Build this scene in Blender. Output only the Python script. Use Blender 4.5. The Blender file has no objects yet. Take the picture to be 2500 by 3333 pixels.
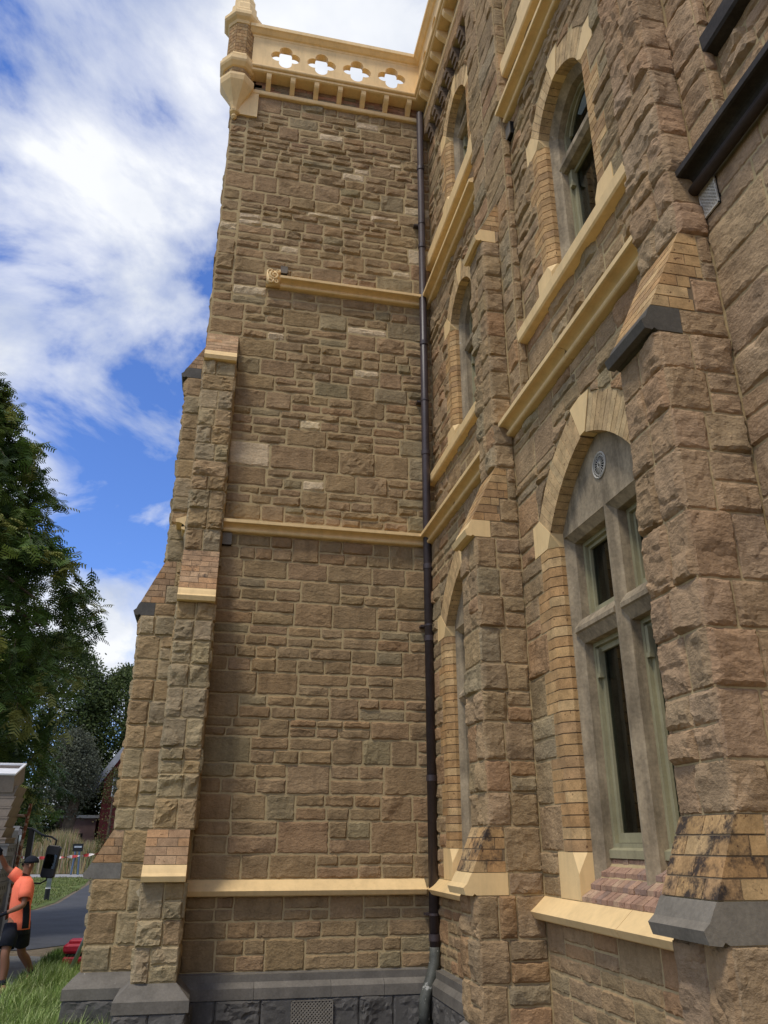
import bpy, bmesh, math, random
import numpy as np
from mathutils import Vector, Matrix

sc = bpy.context.scene
COL = sc.collection

# ------------------------------------------------------------------ camera
F_PX, PITCH, YAW, ROLL = 2554.15, 0.39754, 0.20735, 0.0021
CAM = Vector((-2.7484, -10.0, 1.9111))
fw = Vector((math.sin(YAW) * math.cos(PITCH), math.cos(YAW) * math.cos(PITCH), math.sin(PITCH)))
rt = Vector((math.cos(YAW), -math.sin(YAW), 0))
up = rt.cross(fw)
rt2 = rt * math.cos(ROLL) + up * math.sin(ROLL)
up2 = -rt * math.sin(ROLL) + up * math.cos(ROLL)
cam_d = bpy.data.cameras.new('camera')
cam = bpy.data.objects.new('camera', cam_d)
COL.objects.link(cam)
cam.matrix_world = Matrix(((rt2.x, up2.x, -fw.x, CAM.x), (rt2.y, up2.y, -fw.y, CAM.y), (rt2.z, up2.z, -fw.z, CAM.z), (0, 0, 0, 1)))
cam_d.sensor_fit = 'HORIZONTAL'
cam_d.sensor_width = 36
cam_d.lens = 36 * F_PX / 2500
cam_d.clip_end = 3000
sc.camera = cam

# ------------------------------------------------------------------ sky, sun, exposure
SUN_EL, SUN_AZ = math.radians(60), math.radians(226)   # azimuth clockwise from +Y
world = bpy.data.worlds.new('World')
sc.world = world
world.use_nodes = True
wn, wl = world.node_tree.nodes, world.node_tree.links
wn.clear()
def WN(t, **k):
    n = wn.new(t)
    for a, v in k.items(): setattr(n, a, v)
    return n
sky = WN('ShaderNodeTexSky', sky_type='NISHITA', sun_disc=False, sun_elevation=SUN_EL, sun_rotation=SUN_AZ)
sky.altitude = 50; sky.air_density = 1.0; sky.dust_density = 0.4; sky.ozone_density = 2.2
bg_sky = WN('ShaderNodeBackground'); bg_sky.inputs[1].default_value = 0.15
tint = WN('ShaderNodeMix', data_type='RGBA', blend_type='MULTIPLY'); tint.inputs[0].default_value = 1
tint.inputs[7].default_value = (0.62, 0.82, 1.28, 1)
wl.new(sky.outputs[0], tint.inputs[6]); wl.new(tint.outputs[2], bg_sky.inputs[0])
tc = WN('ShaderNodeTexCoord'); sep = WN('ShaderNodeSeparateXYZ'); wl.new(tc.outputs['Generated'], sep.inputs[0])
den = WN('ShaderNodeMath', operation='ADD'); den.inputs[1].default_value = 0.32
mx = WN('ShaderNodeMath', operation='MAXIMUM'); mx.inputs[1].default_value = 0.0
wl.new(sep.outputs[2], mx.inputs[0]); wl.new(mx.outputs[0], den.inputs[0])
dx = WN('ShaderNodeMath', operation='DIVIDE'); dy = WN('ShaderNodeMath', operation='DIVIDE')
wl.new(sep.outputs[0], dx.inputs[0]); wl.new(den.outputs[0], dx.inputs[1])
wl.new(sep.outputs[1], dy.inputs[0]); wl.new(den.outputs[0], dy.inputs[1])
cmb = WN('ShaderNodeCombineXYZ'); wl.new(dx.outputs[0], cmb.inputs[0]); wl.new(dy.outputs[0], cmb.inputs[1])
mp = WN('ShaderNodeMapping'); mp.inputs['Location'].default_value = (-16.1, -14.56, -2.83); mp.inputs['Scale'].default_value = (1, 1, 1)
mp.inputs['Rotation'].default_value = (0, 0, 3.032)
wl.new(cmb.outputs[0], mp.inputs[0])
n1 = WN('ShaderNodeTexNoise'); n1.inputs['Scale'].default_value = 2.7; n1.inputs['Detail'].default_value = 9; n1.inputs['Roughness'].default_value = 0.57; n1.inputs['Distortion'].default_value = 0.5
wl.new(mp.outputs[0], n1.inputs['Vector'])
cover = WN('ShaderNodeValToRGB')
e = cover.color_ramp.elements; e[0].position = 0.39; e[0].color = (0, 0, 0, 1); e[1].position = 0.575; e[1].color = (1, 1, 1, 1)
e2 = cover.color_ramp.elements.new(0.465); e2.color = (0.5, 0.55, 0.55, 1)
wl.new(n1.outputs[0], cover.inputs[0])
n2 = WN('ShaderNodeTexNoise'); n2.inputs['Scale'].default_value = 4.6; n2.inputs['Detail'].default_value = 8; n2.inputs['Roughness'].default_value = 0.5
mp2 = WN('ShaderNodeMapping'); mp2.inputs['Location'].default_value = (7.3, -2.1, 1.7); wl.new(cmb.outputs[0], mp2.inputs[0]); wl.new(mp2.outputs[0], n2.inputs['Vector'])
shade = WN('ShaderNodeValToRGB')
e = shade.color_ramp.elements; e[0].position = 0.34; e[0].color = (0.56, 0.62, 0.74, 1); e[1].position = 0.62; e[1].color = (0.91, 0.93, 0.97, 1)
wl.new(n2.outputs[0], shade.inputs[0])
bg_cl = WN('ShaderNodeBackground'); bg_cl.inputs[1].default_value = 1.0; wl.new(shade.outputs[0], bg_cl.inputs[0])
mxs = WN('ShaderNodeMixShader'); wl.new(cover.outputs[0], mxs.inputs[0]); wl.new(bg_sky.outputs[0], mxs.inputs[1]); wl.new(bg_cl.outputs[0], mxs.inputs[2])
wo = WN('ShaderNodeOutputWorld'); wl.new(mxs.outputs[0], wo.inputs[0])
world.cycles.sampling_method = 'MANUAL'; world.cycles.sample_map_resolution = 512

sun_d = bpy.data.lights.new('sun', 'SUN'); sun_d.energy = 2.0; sun_d.angle = math.radians(11); sun_d.color = (1.0, 0.93, 0.82)
sun = bpy.data.objects.new('sun', sun_d); COL.objects.link(sun)
sd = Vector((math.sin(SUN_AZ) * math.cos(SUN_EL), math.cos(SUN_AZ) * math.cos(SUN_EL), math.sin(SUN_EL)))
sun.rotation_euler = sd.to_track_quat('Z', 'Y').to_euler()
sun.location = (-30, -30, 40)
sc.view_settings.view_transform = 'Standard'; sc.view_settings.look = 'None'
sc.view_settings.exposure = 0.10; sc.view_settings.gamma = 1; sc.view_settings.use_curve_mapping = False
sc.cycles.max_bounces = 6; sc.cycles.diffuse_bounces = 4; sc.cycles.use_denoising = True

# ------------------------------------------------------------------ materials
def material(name, color=(0.5, 0.5, 0.5), rough=0.8, attr=False, var=0.25, vscale=6, bump=0.3, bscale=40, bdist=0.01,
             stain=None, spots=None, metallic=0, streak=0, spec=0.3, coat=0, chisel=0):
    m = bpy.data.materials.new(name); m.use_nodes = True
    nt = m.node_tree; N = nt.nodes; L = nt.links
    b = N['Principled BSDF']
    b.inputs['Roughness'].default_value = rough; b.inputs['Metallic'].default_value = metallic
    b.inputs['Specular IOR Level'].default_value = spec; b.inputs['Coat Weight'].default_value = coat
    t = N.new('ShaderNodeTexCoord')
    if attr:
        a = N.new('ShaderNodeAttribute'); a.attribute_name = 'tint'; col = a.outputs['Color']
    else:
        c = N.new('ShaderNodeRGB'); c.outputs[0].default_value = (*color, 1); col = c.outputs[0]
    def mul(c_in, fac_out, lo, hi, p0=0.3, p1=0.7):
        r = N.new('ShaderNodeMapRange'); r.inputs[1].default_value = p0; r.inputs[2].default_value = p1; r.inputs[3].default_value = lo; r.inputs[4].default_value = hi
        L.new(fac_out, r.inputs[0])
        x = N.new('ShaderNodeVectorMath'); x.operation = 'SCALE'; L.new(c_in, x.inputs[0]); L.new(r.outputs[0], x.inputs[3])
        return x.outputs[0]
    def noise(scale, detail=5, rough=0.6, stretch=None, off=0):
        n = N.new('ShaderNodeTexNoise'); n.inputs['Scale'].default_value = scale; n.inputs['Detail'].default_value = detail; n.inputs['Roughness'].default_value = rough
        if stretch or off:
            mpn = N.new('ShaderNodeMapping'); mpn.inputs['Scale'].default_value = stretch or (1, 1, 1); mpn.inputs['Location'].default_value = (off, off * .7, off * 1.3)
            L.new(t.outputs['Object'], mpn.inputs[0]); L.new(mpn.outputs[0], n.inputs['Vector'])
        else: L.new(t.outputs['Object'], n.inputs['Vector'])
        return n.outputs[0]
    if var:
        col = mul(col, noise(vscale), 1 - var, 1 + var)
        col = mul(col, noise(vscale * 9, 3), 1 - var * .55, 1 + var * .55)
    if streak:
        col = mul(col, noise(9, 4, .6, (1, 1, .12)), 1 - streak, 1.0, .35, .55)
    def mixto(c_in, color2, fac):
        x = N.new('ShaderNodeMix'); x.data_type = 'RGBA'; L.new(fac, x.inputs[0]); L.new(c_in, x.inputs[6]); x.inputs[7].default_value = (*color2, 1)
        return x.outputs[2]
    if spots:                                    # (colour, scale, threshold)
        r = N.new('ShaderNodeMapRange'); r.inputs[1].default_value = spots[2]; r.inputs[2].default_value = spots[2] + .05; L.new(noise(spots[1], 4, .6, None, 3.1), r.inputs[0])
        col = mixto(col, spots[0], r.outputs[0])
    if stain:                                    # amount from the tint attribute's alpha
        a2 = N.new('ShaderNodeAttribute'); a2.attribute_name = 'tint'
        sm = N.new('ShaderNodeMath'); sm.operation = 'ADD'; L.new(noise(7.5, 8, .72, None, 7.7), sm.inputs[0]); L.new(a2.outputs['Alpha'], sm.inputs[1])
        r = N.new('ShaderNodeMapRange'); r.inputs[1].default_value = .96; r.inputs[2].default_value = 1.10; r.inputs[4].default_value = 0.93; L.new(sm.outputs[0], r.inputs[0])
        col = mixto(col, stain, r.outputs[0])
    L.new(col, b.inputs['Base Color'])
    if chisel:
        b2 = N.new('ShaderNodeBump'); b2.inputs['Strength'].default_value = .9; b2.inputs['Distance'].default_value = chisel
        L.new(noise(13, 5, .62, (1, 1, 1.7), 2.2), b2.inputs['Height'])
    if bump:
        bn = N.new('ShaderNodeBump'); bn.inputs['Strength'].default_value = bump; bn.inputs['Distance'].default_value = bdist
        L.new(noise(bscale, 6, .65), bn.inputs['Height']); chisel and L.new(b2.outputs[0], bn.inputs['Normal']); L.new(bn.outputs[0], b.inputs['Normal'])
    return m

M = {}
M['stone'] = material('rock_faced_sandstone', attr=True, rough=.93, var=.20, vscale=4, bump=.75, bscale=48, bdist=.011, stain=(.10, .085, .062), spec=.12, chisel=.020, streak=.14)
M['mortar'] = material('pale_mortar', (.45, .345, .185), rough=.95, var=.15, vscale=5, bump=.4, bscale=60, bdist=.006, spec=.1)
M['mortar_dark'] = material('sooty_mortar', (.20, .145, .085), rough=.95, var=.3, vscale=6, bump=.3)
M['brick'] = material('buff_brick', attr=True, rough=.85, var=.30, vscale=9, bump=.45, bscale=45, bdist=.006, stain=(.028, .025, .026), spots=((.16, .085, .04), 30, .63), spec=.2)
M['cream'] = material('cream_paint', (.86, .615, .30), rough=.6, var=.05, vscale=2.5, bump=.3, bscale=55, bdist=.005, streak=.10, spec=.25, spots=((.50, .34, .16), 26, .73))
M['cream_old'] = material('weathered_cream_stone', (.50, .42, .28), rough=.7, var=.18, vscale=5, bump=.35, bscale=55, bdist=.004, streak=.3, spec=.25)
M['bluestone'] = material('dressed_bluestone', attr=True, rough=.75, var=.22, vscale=5, bump=.5, bscale=50, bdist=.005, spots=((.42, .40, .36), 9, .70), spec=.3)
M['grey_stone'] = material('weathered_grey_stone', (.345, .275, .18), rough=.85, var=.3, vscale=4, bump=.45, bscale=60, bdist=.005, streak=.35, spots=((.5, .46, .38), 13, .705), spec=.2)
M['green'] = material('olive_green_paint', (.33, .30, .18), rough=.5, var=.12, vscale=5, bump=.15, bscale=40, bdist=.003, streak=.15)
M['dark_string'] = material('blackened_stone', (.045, .037, .03), rough=.7, var=.4, vscale=5, bump=.3, bscale=50, bdist=.004)
M['brown_roll'] = material('dark_brown_roll', (.055, .04, .03), rough=.45, var=.3, vscale=6, bump=.2, bscale=40, bdist=.003)
M['pipe'] = material('brown_painted_iron', (.060, .046, .047), rough=.42, var=.22, vscale=5, bump=.2, bscale=30, bdist=.003, streak=.2, spots=((.25, .2, .17), 60, .76), spec=.4)
M['pipe_grey'] = material('grey_pipe_shoe', (.085, .088, .075), rough=.6, var=.35, vscale=9, bump=.3, bscale=30, bdist=.004, spots=((.38, .38, .34), 14, .62))
M['grille'] = material('grey_grille', (.22, .19, .15), rough=.7, var=.2, bump=.1)
M['grille_pale'] = material('pale_grille', (.23, .205, .165), rough=.7, var=.2, bump=.1)
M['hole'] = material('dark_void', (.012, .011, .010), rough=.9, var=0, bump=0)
g = bpy.data.materials.new('window_glass'); g.use_nodes = True; M['glass'] = g
gt = g.node_tree; gt.nodes.clear()
go_ = gt.nodes.new('ShaderNodeOutputMaterial'); gm = gt.nodes.new('ShaderNodeMixShader'); gf0 = gt.nodes.new('ShaderNodeLayerWeight'); gf0.inputs[0].default_value = .5; gp = gt.nodes.new('ShaderNodeMath'); gp.operation = 'POWER'; gp.inputs[1].default_value = 4.5; gt.links.new(gf0.outputs['Facing'], gp.inputs[0]); gf = gt.nodes.new('ShaderNodeMath'); gf.operation = 'MULTIPLY_ADD'; gf.inputs[1].default_value = .7; gf.inputs[2].default_value = .045; gt.links.new(gp.outputs[0], gf.inputs[0])
ga = gt.nodes.new('ShaderNodeBsdfTransparent'); ga.inputs[0].default_value = (.30, .32, .30, 1); gg_ = gt.nodes.new('ShaderNodeBsdfGlossy'); gg_.inputs['Roughness'].default_value = .04; gg_.inputs[0].default_value = (.9, .95, .92, 1)
gn = gt.nodes.new('ShaderNodeTexNoise'); gn.inputs['Scale'].default_value = 3; gbm = gt.nodes.new('ShaderNodeBump'); gbm.inputs['Strength'].default_value = .12; gbm.inputs['Distance'].default_value = .02
gtc = gt.nodes.new('ShaderNodeTexCoord'); gt.links.new(gtc.outputs['Object'], gn.inputs['Vector']); gt.links.new(gn.outputs[0], gbm.inputs['Height']); gt.links.new(gbm.outputs[0], gg_.inputs['Normal'])
gt.links.new(gf.outputs[0], gm.inputs[0]); gt.links.new(ga.outputs[0], gm.inputs[1]); gt.links.new(gg_.outputs[0], gm.inputs[2]); gt.links.new(gm.outputs[0], go_.inputs[0])
M['curtain'] = material('pale_curtain', (.15, .145, .12), rough=.9, var=.2, bump=0)

# ------------------------------------------------------------------ geometry helpers
rng = random.Random(7)
R = np.random.RandomState(11)
TAB = R.rand(64, 64)
def vnoise(x, y, s):
    x = np.asarray(x) + s * 17.13; y = np.asarray(y) + s * 7.77
    xi = np.floor(x).astype(int); yi = np.floor(y).astype(int)
    fx = x - xi; fy = y - yi; fx = fx * fx * (3 - 2 * fx); fy = fy * fy * (3 - 2 * fy)
    a = TAB[xi % 64, yi % 64]; b = TAB[(xi + 1) % 64, yi % 64]; c = TAB[xi % 64, (yi + 1) % 64]; d = TAB[(xi + 1) % 64, (yi + 1) % 64]
    return (a * (1 - fx) + b * fx) * (1 - fy) + (c * (1 - fx) + d * fx) * fy

class Fr:
    """a wall frame: origin o, horizontal axis a, outward axis n, z up"""
    def __init__(s, o, a, n): s.o, s.a, s.n = Vector(o), Vector(a), Vector(n)
    def P(s, a, z, d): return (s.o.x + s.a.x * a + s.n.x * d, s.o.y + s.a.y * a + s.n.y * d, s.o.z + z)
    def sh(s, a=0, d=0): return Fr(s.P(a, 0, d), s.a, s.n)
FA = Fr((0, 0, 0), (1, 0, 0), (0, -1, 0))          # end wall: a = X
FB = Fr((0, 0, 0), (0, -1, 0), (-1, 0, 0))         # side wall: a = -Y
FW = Fr((0, 0, 0), (1, 0, 0), (0, 1, 0))           # plain world: a = X, d = Y

class G:
    def __init__(s): s.v, s.f, s.t = [], [], []
    def add(s, vs, fs, tint=(1, 1, 1, 0)):
        o = len(s.v); s.v += [tuple(p) for p in vs]; s.f += [tuple(i + o for i in f) for f in fs]; s.t += [tint] * len(vs); return s
    def loft(s, rings, tint=(1, 1, 1, 0), caps=True, closed=True):
        n = len(rings[0]); vs = [p for r in rings for p in r]; fs = []
        for k in range(len(rings) - 1):
            for i in range(n if closed else n - 1):
                j = (i + 1) % n; fs.append((k * n + i, k * n + j, (k + 1) * n + j, (k + 1) * n + i))
        if caps: fs += [tuple(range(n))[::-1], tuple((len(rings) - 1) * n + i for i in range(n))]
        return s.add(vs, fs, tint)
    def ext_a(s, fr, poly, a0, a1, tint=(1, 1, 1, 0)):
        return s.loft([[fr.P(a0, z, d) for d, z in poly], [fr.P(a1, z, d) for d, z in poly]], tint)
    def ext_z(s, fr, poly, z0, z1, tint=(1, 1, 1, 0)):
        return s.loft([[fr.P(a, z0, d) for a, d in poly], [fr.P(a, z1, d) for a, d in poly]], tint)
    def ext_d(s, fr, poly, d0, d1, tint=(1, 1, 1, 0)):
        return s.loft([[fr.P(a, z, d0) for a, z in poly], [fr.P(a, z, d1) for a, z in poly]], tint)
    def box(s, fr, a0, a1, z0, z1, d0, d1, tint=(1, 1, 1, 0)):
        return s.ext_z(fr, [(a0, d0), (a1, d0), (a1, d1), (a0, d1)], z0, z1, tint)
    def tube(s, pts, rad, n=10, tint=(1, 1, 1, 0), caps=True):
        pts = [Vector(p) for p in pts]; rings = []; prev = None
        rad = rad if isinstance(rad, (list, tuple)) else [rad] * len(pts)
        for i, p in enumerate(pts):
            d = (pts[min(i + 1, len(pts) - 1)] - pts[max(i - 1, 0)]).normalized()
            u = (prev - d * prev.dot(d)).normalized() if prev is not None else d.orthogonal().normalized()
            prev = u; w = d.cross(u)
            rings.append([p + (u * math.cos(2 * math.pi * k / n) + w * math.sin(2 * math.pi * k / n)) * rad[i] for k in range(n)])
        return s.loft(rings, tint, caps)
    def lathe(s, c, prof, n=8, ph=0.0, tint=(1, 1, 1, 0)):
        return s.loft([[(c[0] + r * math.cos(ph + 2 * math.pi * k / n), c[1] + r * math.sin(ph + 2 * math.pi * k / n), z) for k in range(n)] for r, z in prof], tint)
    def build(s, name, mat, parent=None, smooth=False, **props):
        me = bpy.data.meshes.new(name)
        me.from_pydata(s.v, [], s.f)
        at = me.attributes.new('tint', 'FLOAT_COLOR', 'POINT')
        at.data.foreach_set('color', np.array(s.t, dtype=np.float32).ravel())
        if smooth: me.shade_smooth()
        me.materials.append(M[mat] if isinstance(mat, str) else mat)
        o = bpy.data.objects.new(name, me); COL.objects.link(o)
        if parent is not None: o.parent = parent
        for k, v in props.items(): o[k] = v
        return o
def empty(name, loc, label, cat, group=None):
    o = bpy.data.objects.new(name, None); COL.objects.link(o); o.location = loc; o['label'] = label; o['category'] = cat
    o.empty_display_size = .3
    if group: o['group'] = group
    return o
def shown_size(v, size):
    """about how large a piece shows in the picture, 0 when outside it"""
    p = Vector(v) - CAM; c = p.dot(fw)
    if c < .3: return 0
    x = p.dot(rt2) / c * F_PX; y = p.dot(up2) / c * F_PX
    return 0 if abs(x) > 1300 or abs(y) > 1720 else size / c
class Pieces:
    """pieces of one owner: the 300 that show largest become objects, the rest one joined part"""
    def __init__(s): s.l = []
    def new(s, size=.1):
        gg = G(); s.l.append((gg, size)); return gg
    def emit(s, name, mat, parent, limit=290):
        ls = [(shown_size(np.mean(gg.v, axis=0), sz), gg) for gg, sz in s.l if gg.v]
        ls.sort(key=lambda t: -t[0])
        rest = G()
        for i, (k, gg) in enumerate(ls):
            if i < limit and k > 0: gg.build(name, mat, parent)
            else: rest.add(gg.v, gg.f); rest.t[-len(gg.v):] = gg.t
        if rest.v: rest.build(name + '_rest', mat, parent, kind='stuff')

# palettes: stone tints
def tint_stone(kind='side'):
    r = rng.random()
    if kind == 'low': kind, r = 'end', .05 + r * .95
    if kind == 'end':
        c = (.72, .57, .36) if r < .045 else (.35, .275, .155) if r < .12 else (.385, .26, .14) if r < .40 else (.38, .245, .13) if r < .47 else (.37, .26, .14)
    elif kind == 'butt':
        c = (.45, .35, .205) if r < .35 else (.40, .315, .19) if r < .5 else (.44, .31, .165) if r < .8 else (.41, .285, .15)
    elif kind == 'near':
        c = (.445, .302, .175) if r < .6 else (.43, .305, .18) if r < .85 else (.45, .29, .165)
    else:
        c = (.38, .295, .175) if r < .10 else (.415, .289, .160) if r < .66 else (.42, .262, .138) if r < .84 else (.36, .26, .145)
    k = rng.uniform(.82, .97)
    st = rng.uniform(.0, .25) + (.12 if rng.random() < .06 else 0)
    return (c[0] * k * .98, c[1] * k * .97 * rng.uniform(.985, 1.015), c[2] * k * rng.uniform(.92, 1.0), st)

def stone(gg, fr, a0, a1, z0, z1, tint, res=.035, rough=1.0, low=None, d0=-.009, gap=.0025, back=-.03):
    """one rock-faced block: a chipped height field with a drafted margin, and skirts back into the wall"""
    a0 += gap; a1 -= gap; z0 += gap; z1 -= gap
    w, h = a1 - a0, z1 - z0
    if w < .02 or h < .02: return
    nx = max(3, min(34, int(w / res) + 1)); nz = max(3, min(26, int(h / res) + 1))
    s = rng.random() * 50
    U = np.linspace(0, 1, nx + 1); V = np.linspace(0, 1, nz + 1)
    # denser next to the edges so that the margin stays crisp
    U = U + .35 * np.sin(2 * np.pi * U) / (2 * np.pi) * -1; V = V + .35 * np.sin(2 * np.pi * V) / (2 * np.pi) * -1
    uu, vv = np.meshgrid(U, V)
    inner = (uu > 0) & (uu < 1) & (vv > 0) & (vv < 1)
    ju = (R.rand(*uu.shape) - .5) * inner * .55 / nx; jv = (R.rand(*uu.shape) - .5) * inner * .55 / nz
    A = a0 + (uu + ju) * w
    if low is None: Z = z0 + (vv + jv) * h
    else:
        zb = np.array([[max(z0, low(x)) for x in row] for row in A]); Z = zb + (vv + jv) * (z1 - zb)
    e = np.minimum(np.minimum(uu, 1 - uu) * w, np.minimum(vv, 1 - vv) * h)
    edge = .010 + .022 * vnoise(A * 9, Z * 9, s)
    ramp = np.clip(e / edge, 0, 1) ** .8
    top = .007 + (.008 + .020 * rng.random()) * rough
    F = np.full(A.shape, top)
    for _ in range(rng.choice((3, 4, 5, 6))):
        ang = rng.uniform(0, 2 * math.pi); k = rng.uniform(.05, .30) * rough
        pa, pz = rng.uniform(0, w), rng.uniform(0, h)
        F = np.minimum(F, top + k * ((A - a0 - pa) * math.cos(ang) + (Z - z0 - pz) * math.sin(ang) * .9) + rng.uniform(.0, .02) * rough)
    F = np.maximum(F, .004)
    # bedded ledges and chips
    F += rough * .016 * (np.floor(3 * vnoise(A * 4.5, Z * 8 , s + 3)) / 3 - .3)
    F += rough ** 2 * .010 * (vnoise(A * 22, Z * 26, s + 5) - .5)
    F -= rough ** 2 * .012 * np.clip(1 - np.abs(vnoise(A * 5.5 + Z * 2, Z * 9, s + 7) - .5) * 9, 0, 1)
    F += .008
    D = d0 + ramp * np.clip(F, .003, .07)
    D = np.maximum(D, d0 + np.clip(e / .004, 0, 1) * .0125)
    vs = [fr.P(a, z, d) for a, z, d in zip(A.ravel(), Z.ravel(), D.ravel())]
    W = nx + 1; fs = []
    for j in range(nz):
        for i in range(nx):
            q = (j * W + i, j * W + i + 1, (j + 1) * W + i + 1, (j + 1) * W + i)
            if (i * 7 + j * 13 + int(s)) % 3: fs += [(q[0], q[1], q[2]), (q[0], q[2], q[3])]
            else: fs += [(q[0], q[1], q[3]), (q[1], q[2], q[3])]
    ring = [i for i in range(W)] + [j * W + nx for j in range(1, nz + 1)] + [nz * W + i for i in range(nx - 1, -1, -1)] + [j * W for j in range(nz - 1, 0, -1)]
    o = len(vs)
    vs += [fr.P(A.ravel()[k], Z.ravel()[k], back) for k in ring]
    n = len(ring)
    for k in range(n): fs.append((ring[k], o + k, o + (k + 1) % n, ring[(k + 1) % n]))
    gg.add(vs, fs, tint)

def split_rows(z0, z1, h=.31):
    n = max(1, round((z1 - z0) / h))
    ws = [rng.uniform(.75, 1.25) for _ in range(n)]; t = sum(ws); z = z0; out = []
    for w in ws:
        out.append((z, z + w / t * (z1 - z0))); z += w / t * (z1 - z0)
    return out
def split_len(a0, a1, lo, hi):
    L = a1 - a0
    if L < lo * 1.7: return [(a0, a1)]
    n = max(1, round(L / rng.uniform(lo, hi)))
    ws = [rng.uniform(.7, 1.35) for _ in range(n)]; t = sum(ws); a = a0; out = []
    for w in ws: out.append((a, a + w / t * L)); a += w / t * L
    return out
def ashlar_row(a0, a1, z0, z1):
    """cells of one course: full-height blocks among pairs of thin courses"""
    out = []; a = a0; H = z1 - z0
    while a < a1 - 1e-4:
        if rng.random() < .42 or H < .2:
            b = a + rng.uniform(.32, .62) * (1 if H > .25 else .9)
            if a1 - b < .2: b = a1
            out.append((a, b, z0, z1))
        else:
            b = a + rng.uniform(.5, 1.15)
            if a1 - b < .25: b = a1
            zm = z0 + H * rng.uniform(.45, .56)
            for lo, hi in ((z0, zm), (zm, z1)):
                out += [(x, y, lo, hi) for x, y in split_len(a, b, .27, .48)]
        a = b
    return out
def masonry(pc, fr, a0, a1, z0, z1, kind, res=.04, rough=1.0, h=.31, rows=None, bounds=None, low=None, keep=None):
    """fill a wall rectangle; bounds(z0, z1) gives the free intervals of a row; low(a) a lower limit (arches)"""
    for r0, r1 in (rows or split_rows(z0, z1, h)):
        for b0, b1 in (bounds(r0, r1) if bounds else [(a0, a1)]):
            if b1 - b0 < .03: continue
            for c in ashlar_row(b0, b1, r0, r1):
                x0, x1, y0, y1 = c
                lf = None
                if low:
                    sm = [low(x0 + (x1 - x0) * t) for t in np.linspace(0, 1, 9)]
                    if min(sm) > y1 - .02: continue
                    if max(sm) > y0:
                        # trim the columns that would vanish
                        ok = [k for k, v in enumerate(sm) if v < y1 - .035]
                        if not ok: continue
                        if ok[0] > 0: x0 = c[0] + (c[1] - c[0]) * (ok[0] - .6) / 8
                        if ok[-1] < 8: x1 = c[0] + (c[1] - c[0]) * (ok[-1] + .6) / 8
                        lf = (lambda top: (lambda x: min(low(x), top - .012)))(y1)
                stone(pc.new((x1 - x0) * (y1 - y0) ** .5), fr, x0, x1, y0, y1, tint_stone(kind), res, rough * rng.uniform(.55, 1.25), lf)

BR = [(.50, .31, .135), (.56, .375, .18), (.45, .265, .115), (.53, .335, .15), (.42, .26, .125), (.47, .29, .13)]
BRP = [(.46, .29, .16), (.42, .26, .145), (.50, .33, .19), (.38, .245, .14), (.48, .28, .14)]
PAL = [BR]
def tint_brick(stain=.25, k=1.0):
    c = rng.choice(PAL[0]); q = rng.uniform(.82, 1.0) * k
    return (c[0] * q, c[1] * q, c[2] * q, stain + rng.uniform(-.05, .05))

# ------------------------------------------------------------------ heights shared by both walls
Z_PL0, Z_PL1, Z_PL2 = .345, .45, .585              # plinth: top of rough blocks, arris, top of slope
Z_S0, Z_S1 = 1.335, 1.505                          # lowest string (sill)
Z_M0, Z_M1 = 5.707, 5.917                          # string under the first floor
Z_U0, Z_U1 = 9.785, 10.05                          # string under the second floor
Z_TOP = 13.83
D1, D2 = .108, .15                                 # recess of the upper panels

building = empty('stone_building', (0, 0, 0), 'tall brown sandstone building with cream string courses, pointed windows and stepped buttresses', 'building')

# ================================================================== END WALL (faces the camera)
core = G()
XL = -3.31
core.box(FA, XL, .3, 0, Z_TOP + .4, -.5, -.004)
end_wall = core.build('end_wall', 'mortar', building)
pc = Pieces()
masonry(pc, FA, -2.9, 0, Z_PL2, Z_S0, 'low', .03, .55, rows=[(.585, .905), (.905, 1.08), (1.08, Z_S0)])
masonry(pc, FA, -2.88, 0, Z_S1, Z_M0, 'low', .035, .7, h=.31)
masonry(pc, FA, -2.86, D1, Z_M1, 8.85, 'end', .045, .95, h=.29)
masonry(pc, FA, XL, D1, 8.85, Z_U0, 'end', .05, 1.0, h=.29, bounds=lambda a, b: [(XL, XL + .3 + .2 * (int(a * 7) % 2)), (XL + .3 + .2 * (int(a * 7) % 2), D1)])
masonry(pc, FA, XL, D2, Z_U0, Z_TOP, 'end', .05, 1.0, h=.29, bounds=lambda a, b: [(XL, XL + .28 + .2 * (int(a * 7) % 2)), (XL + .28 + .2 * (int(a * 7) % 2), D2)])
pc.emit('stone', 'stone', end_wall)
# rough return on the hidden side, seen as the wall's left outline
FL = Fr((XL, 0, 0), (0, 1, 0), (-1, 0, 0))
pc = Pieces()
for r0, r1 in split_rows(Z_PL2, Z_TOP, .3): stone(pc.new(.1), FL, 0, .3, r0, r1, tint_stone('end'), .06, 1.1)
left_return = G().box(FL, 0, 9, 0, Z_TOP + .4, -.3, -.003).build('return_wall', 'mortar', building)
for r0, r1 in split_rows(8.85, Z_TOP, .3):
    for x0, x1 in split_len(.3, 3, .4, .6): stone(pc.new(.1), FL, x0, x1, r0, r1, tint_stone('end'), .09, 1.1)
pc.emit('stone', 'stone', left_return)

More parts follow.
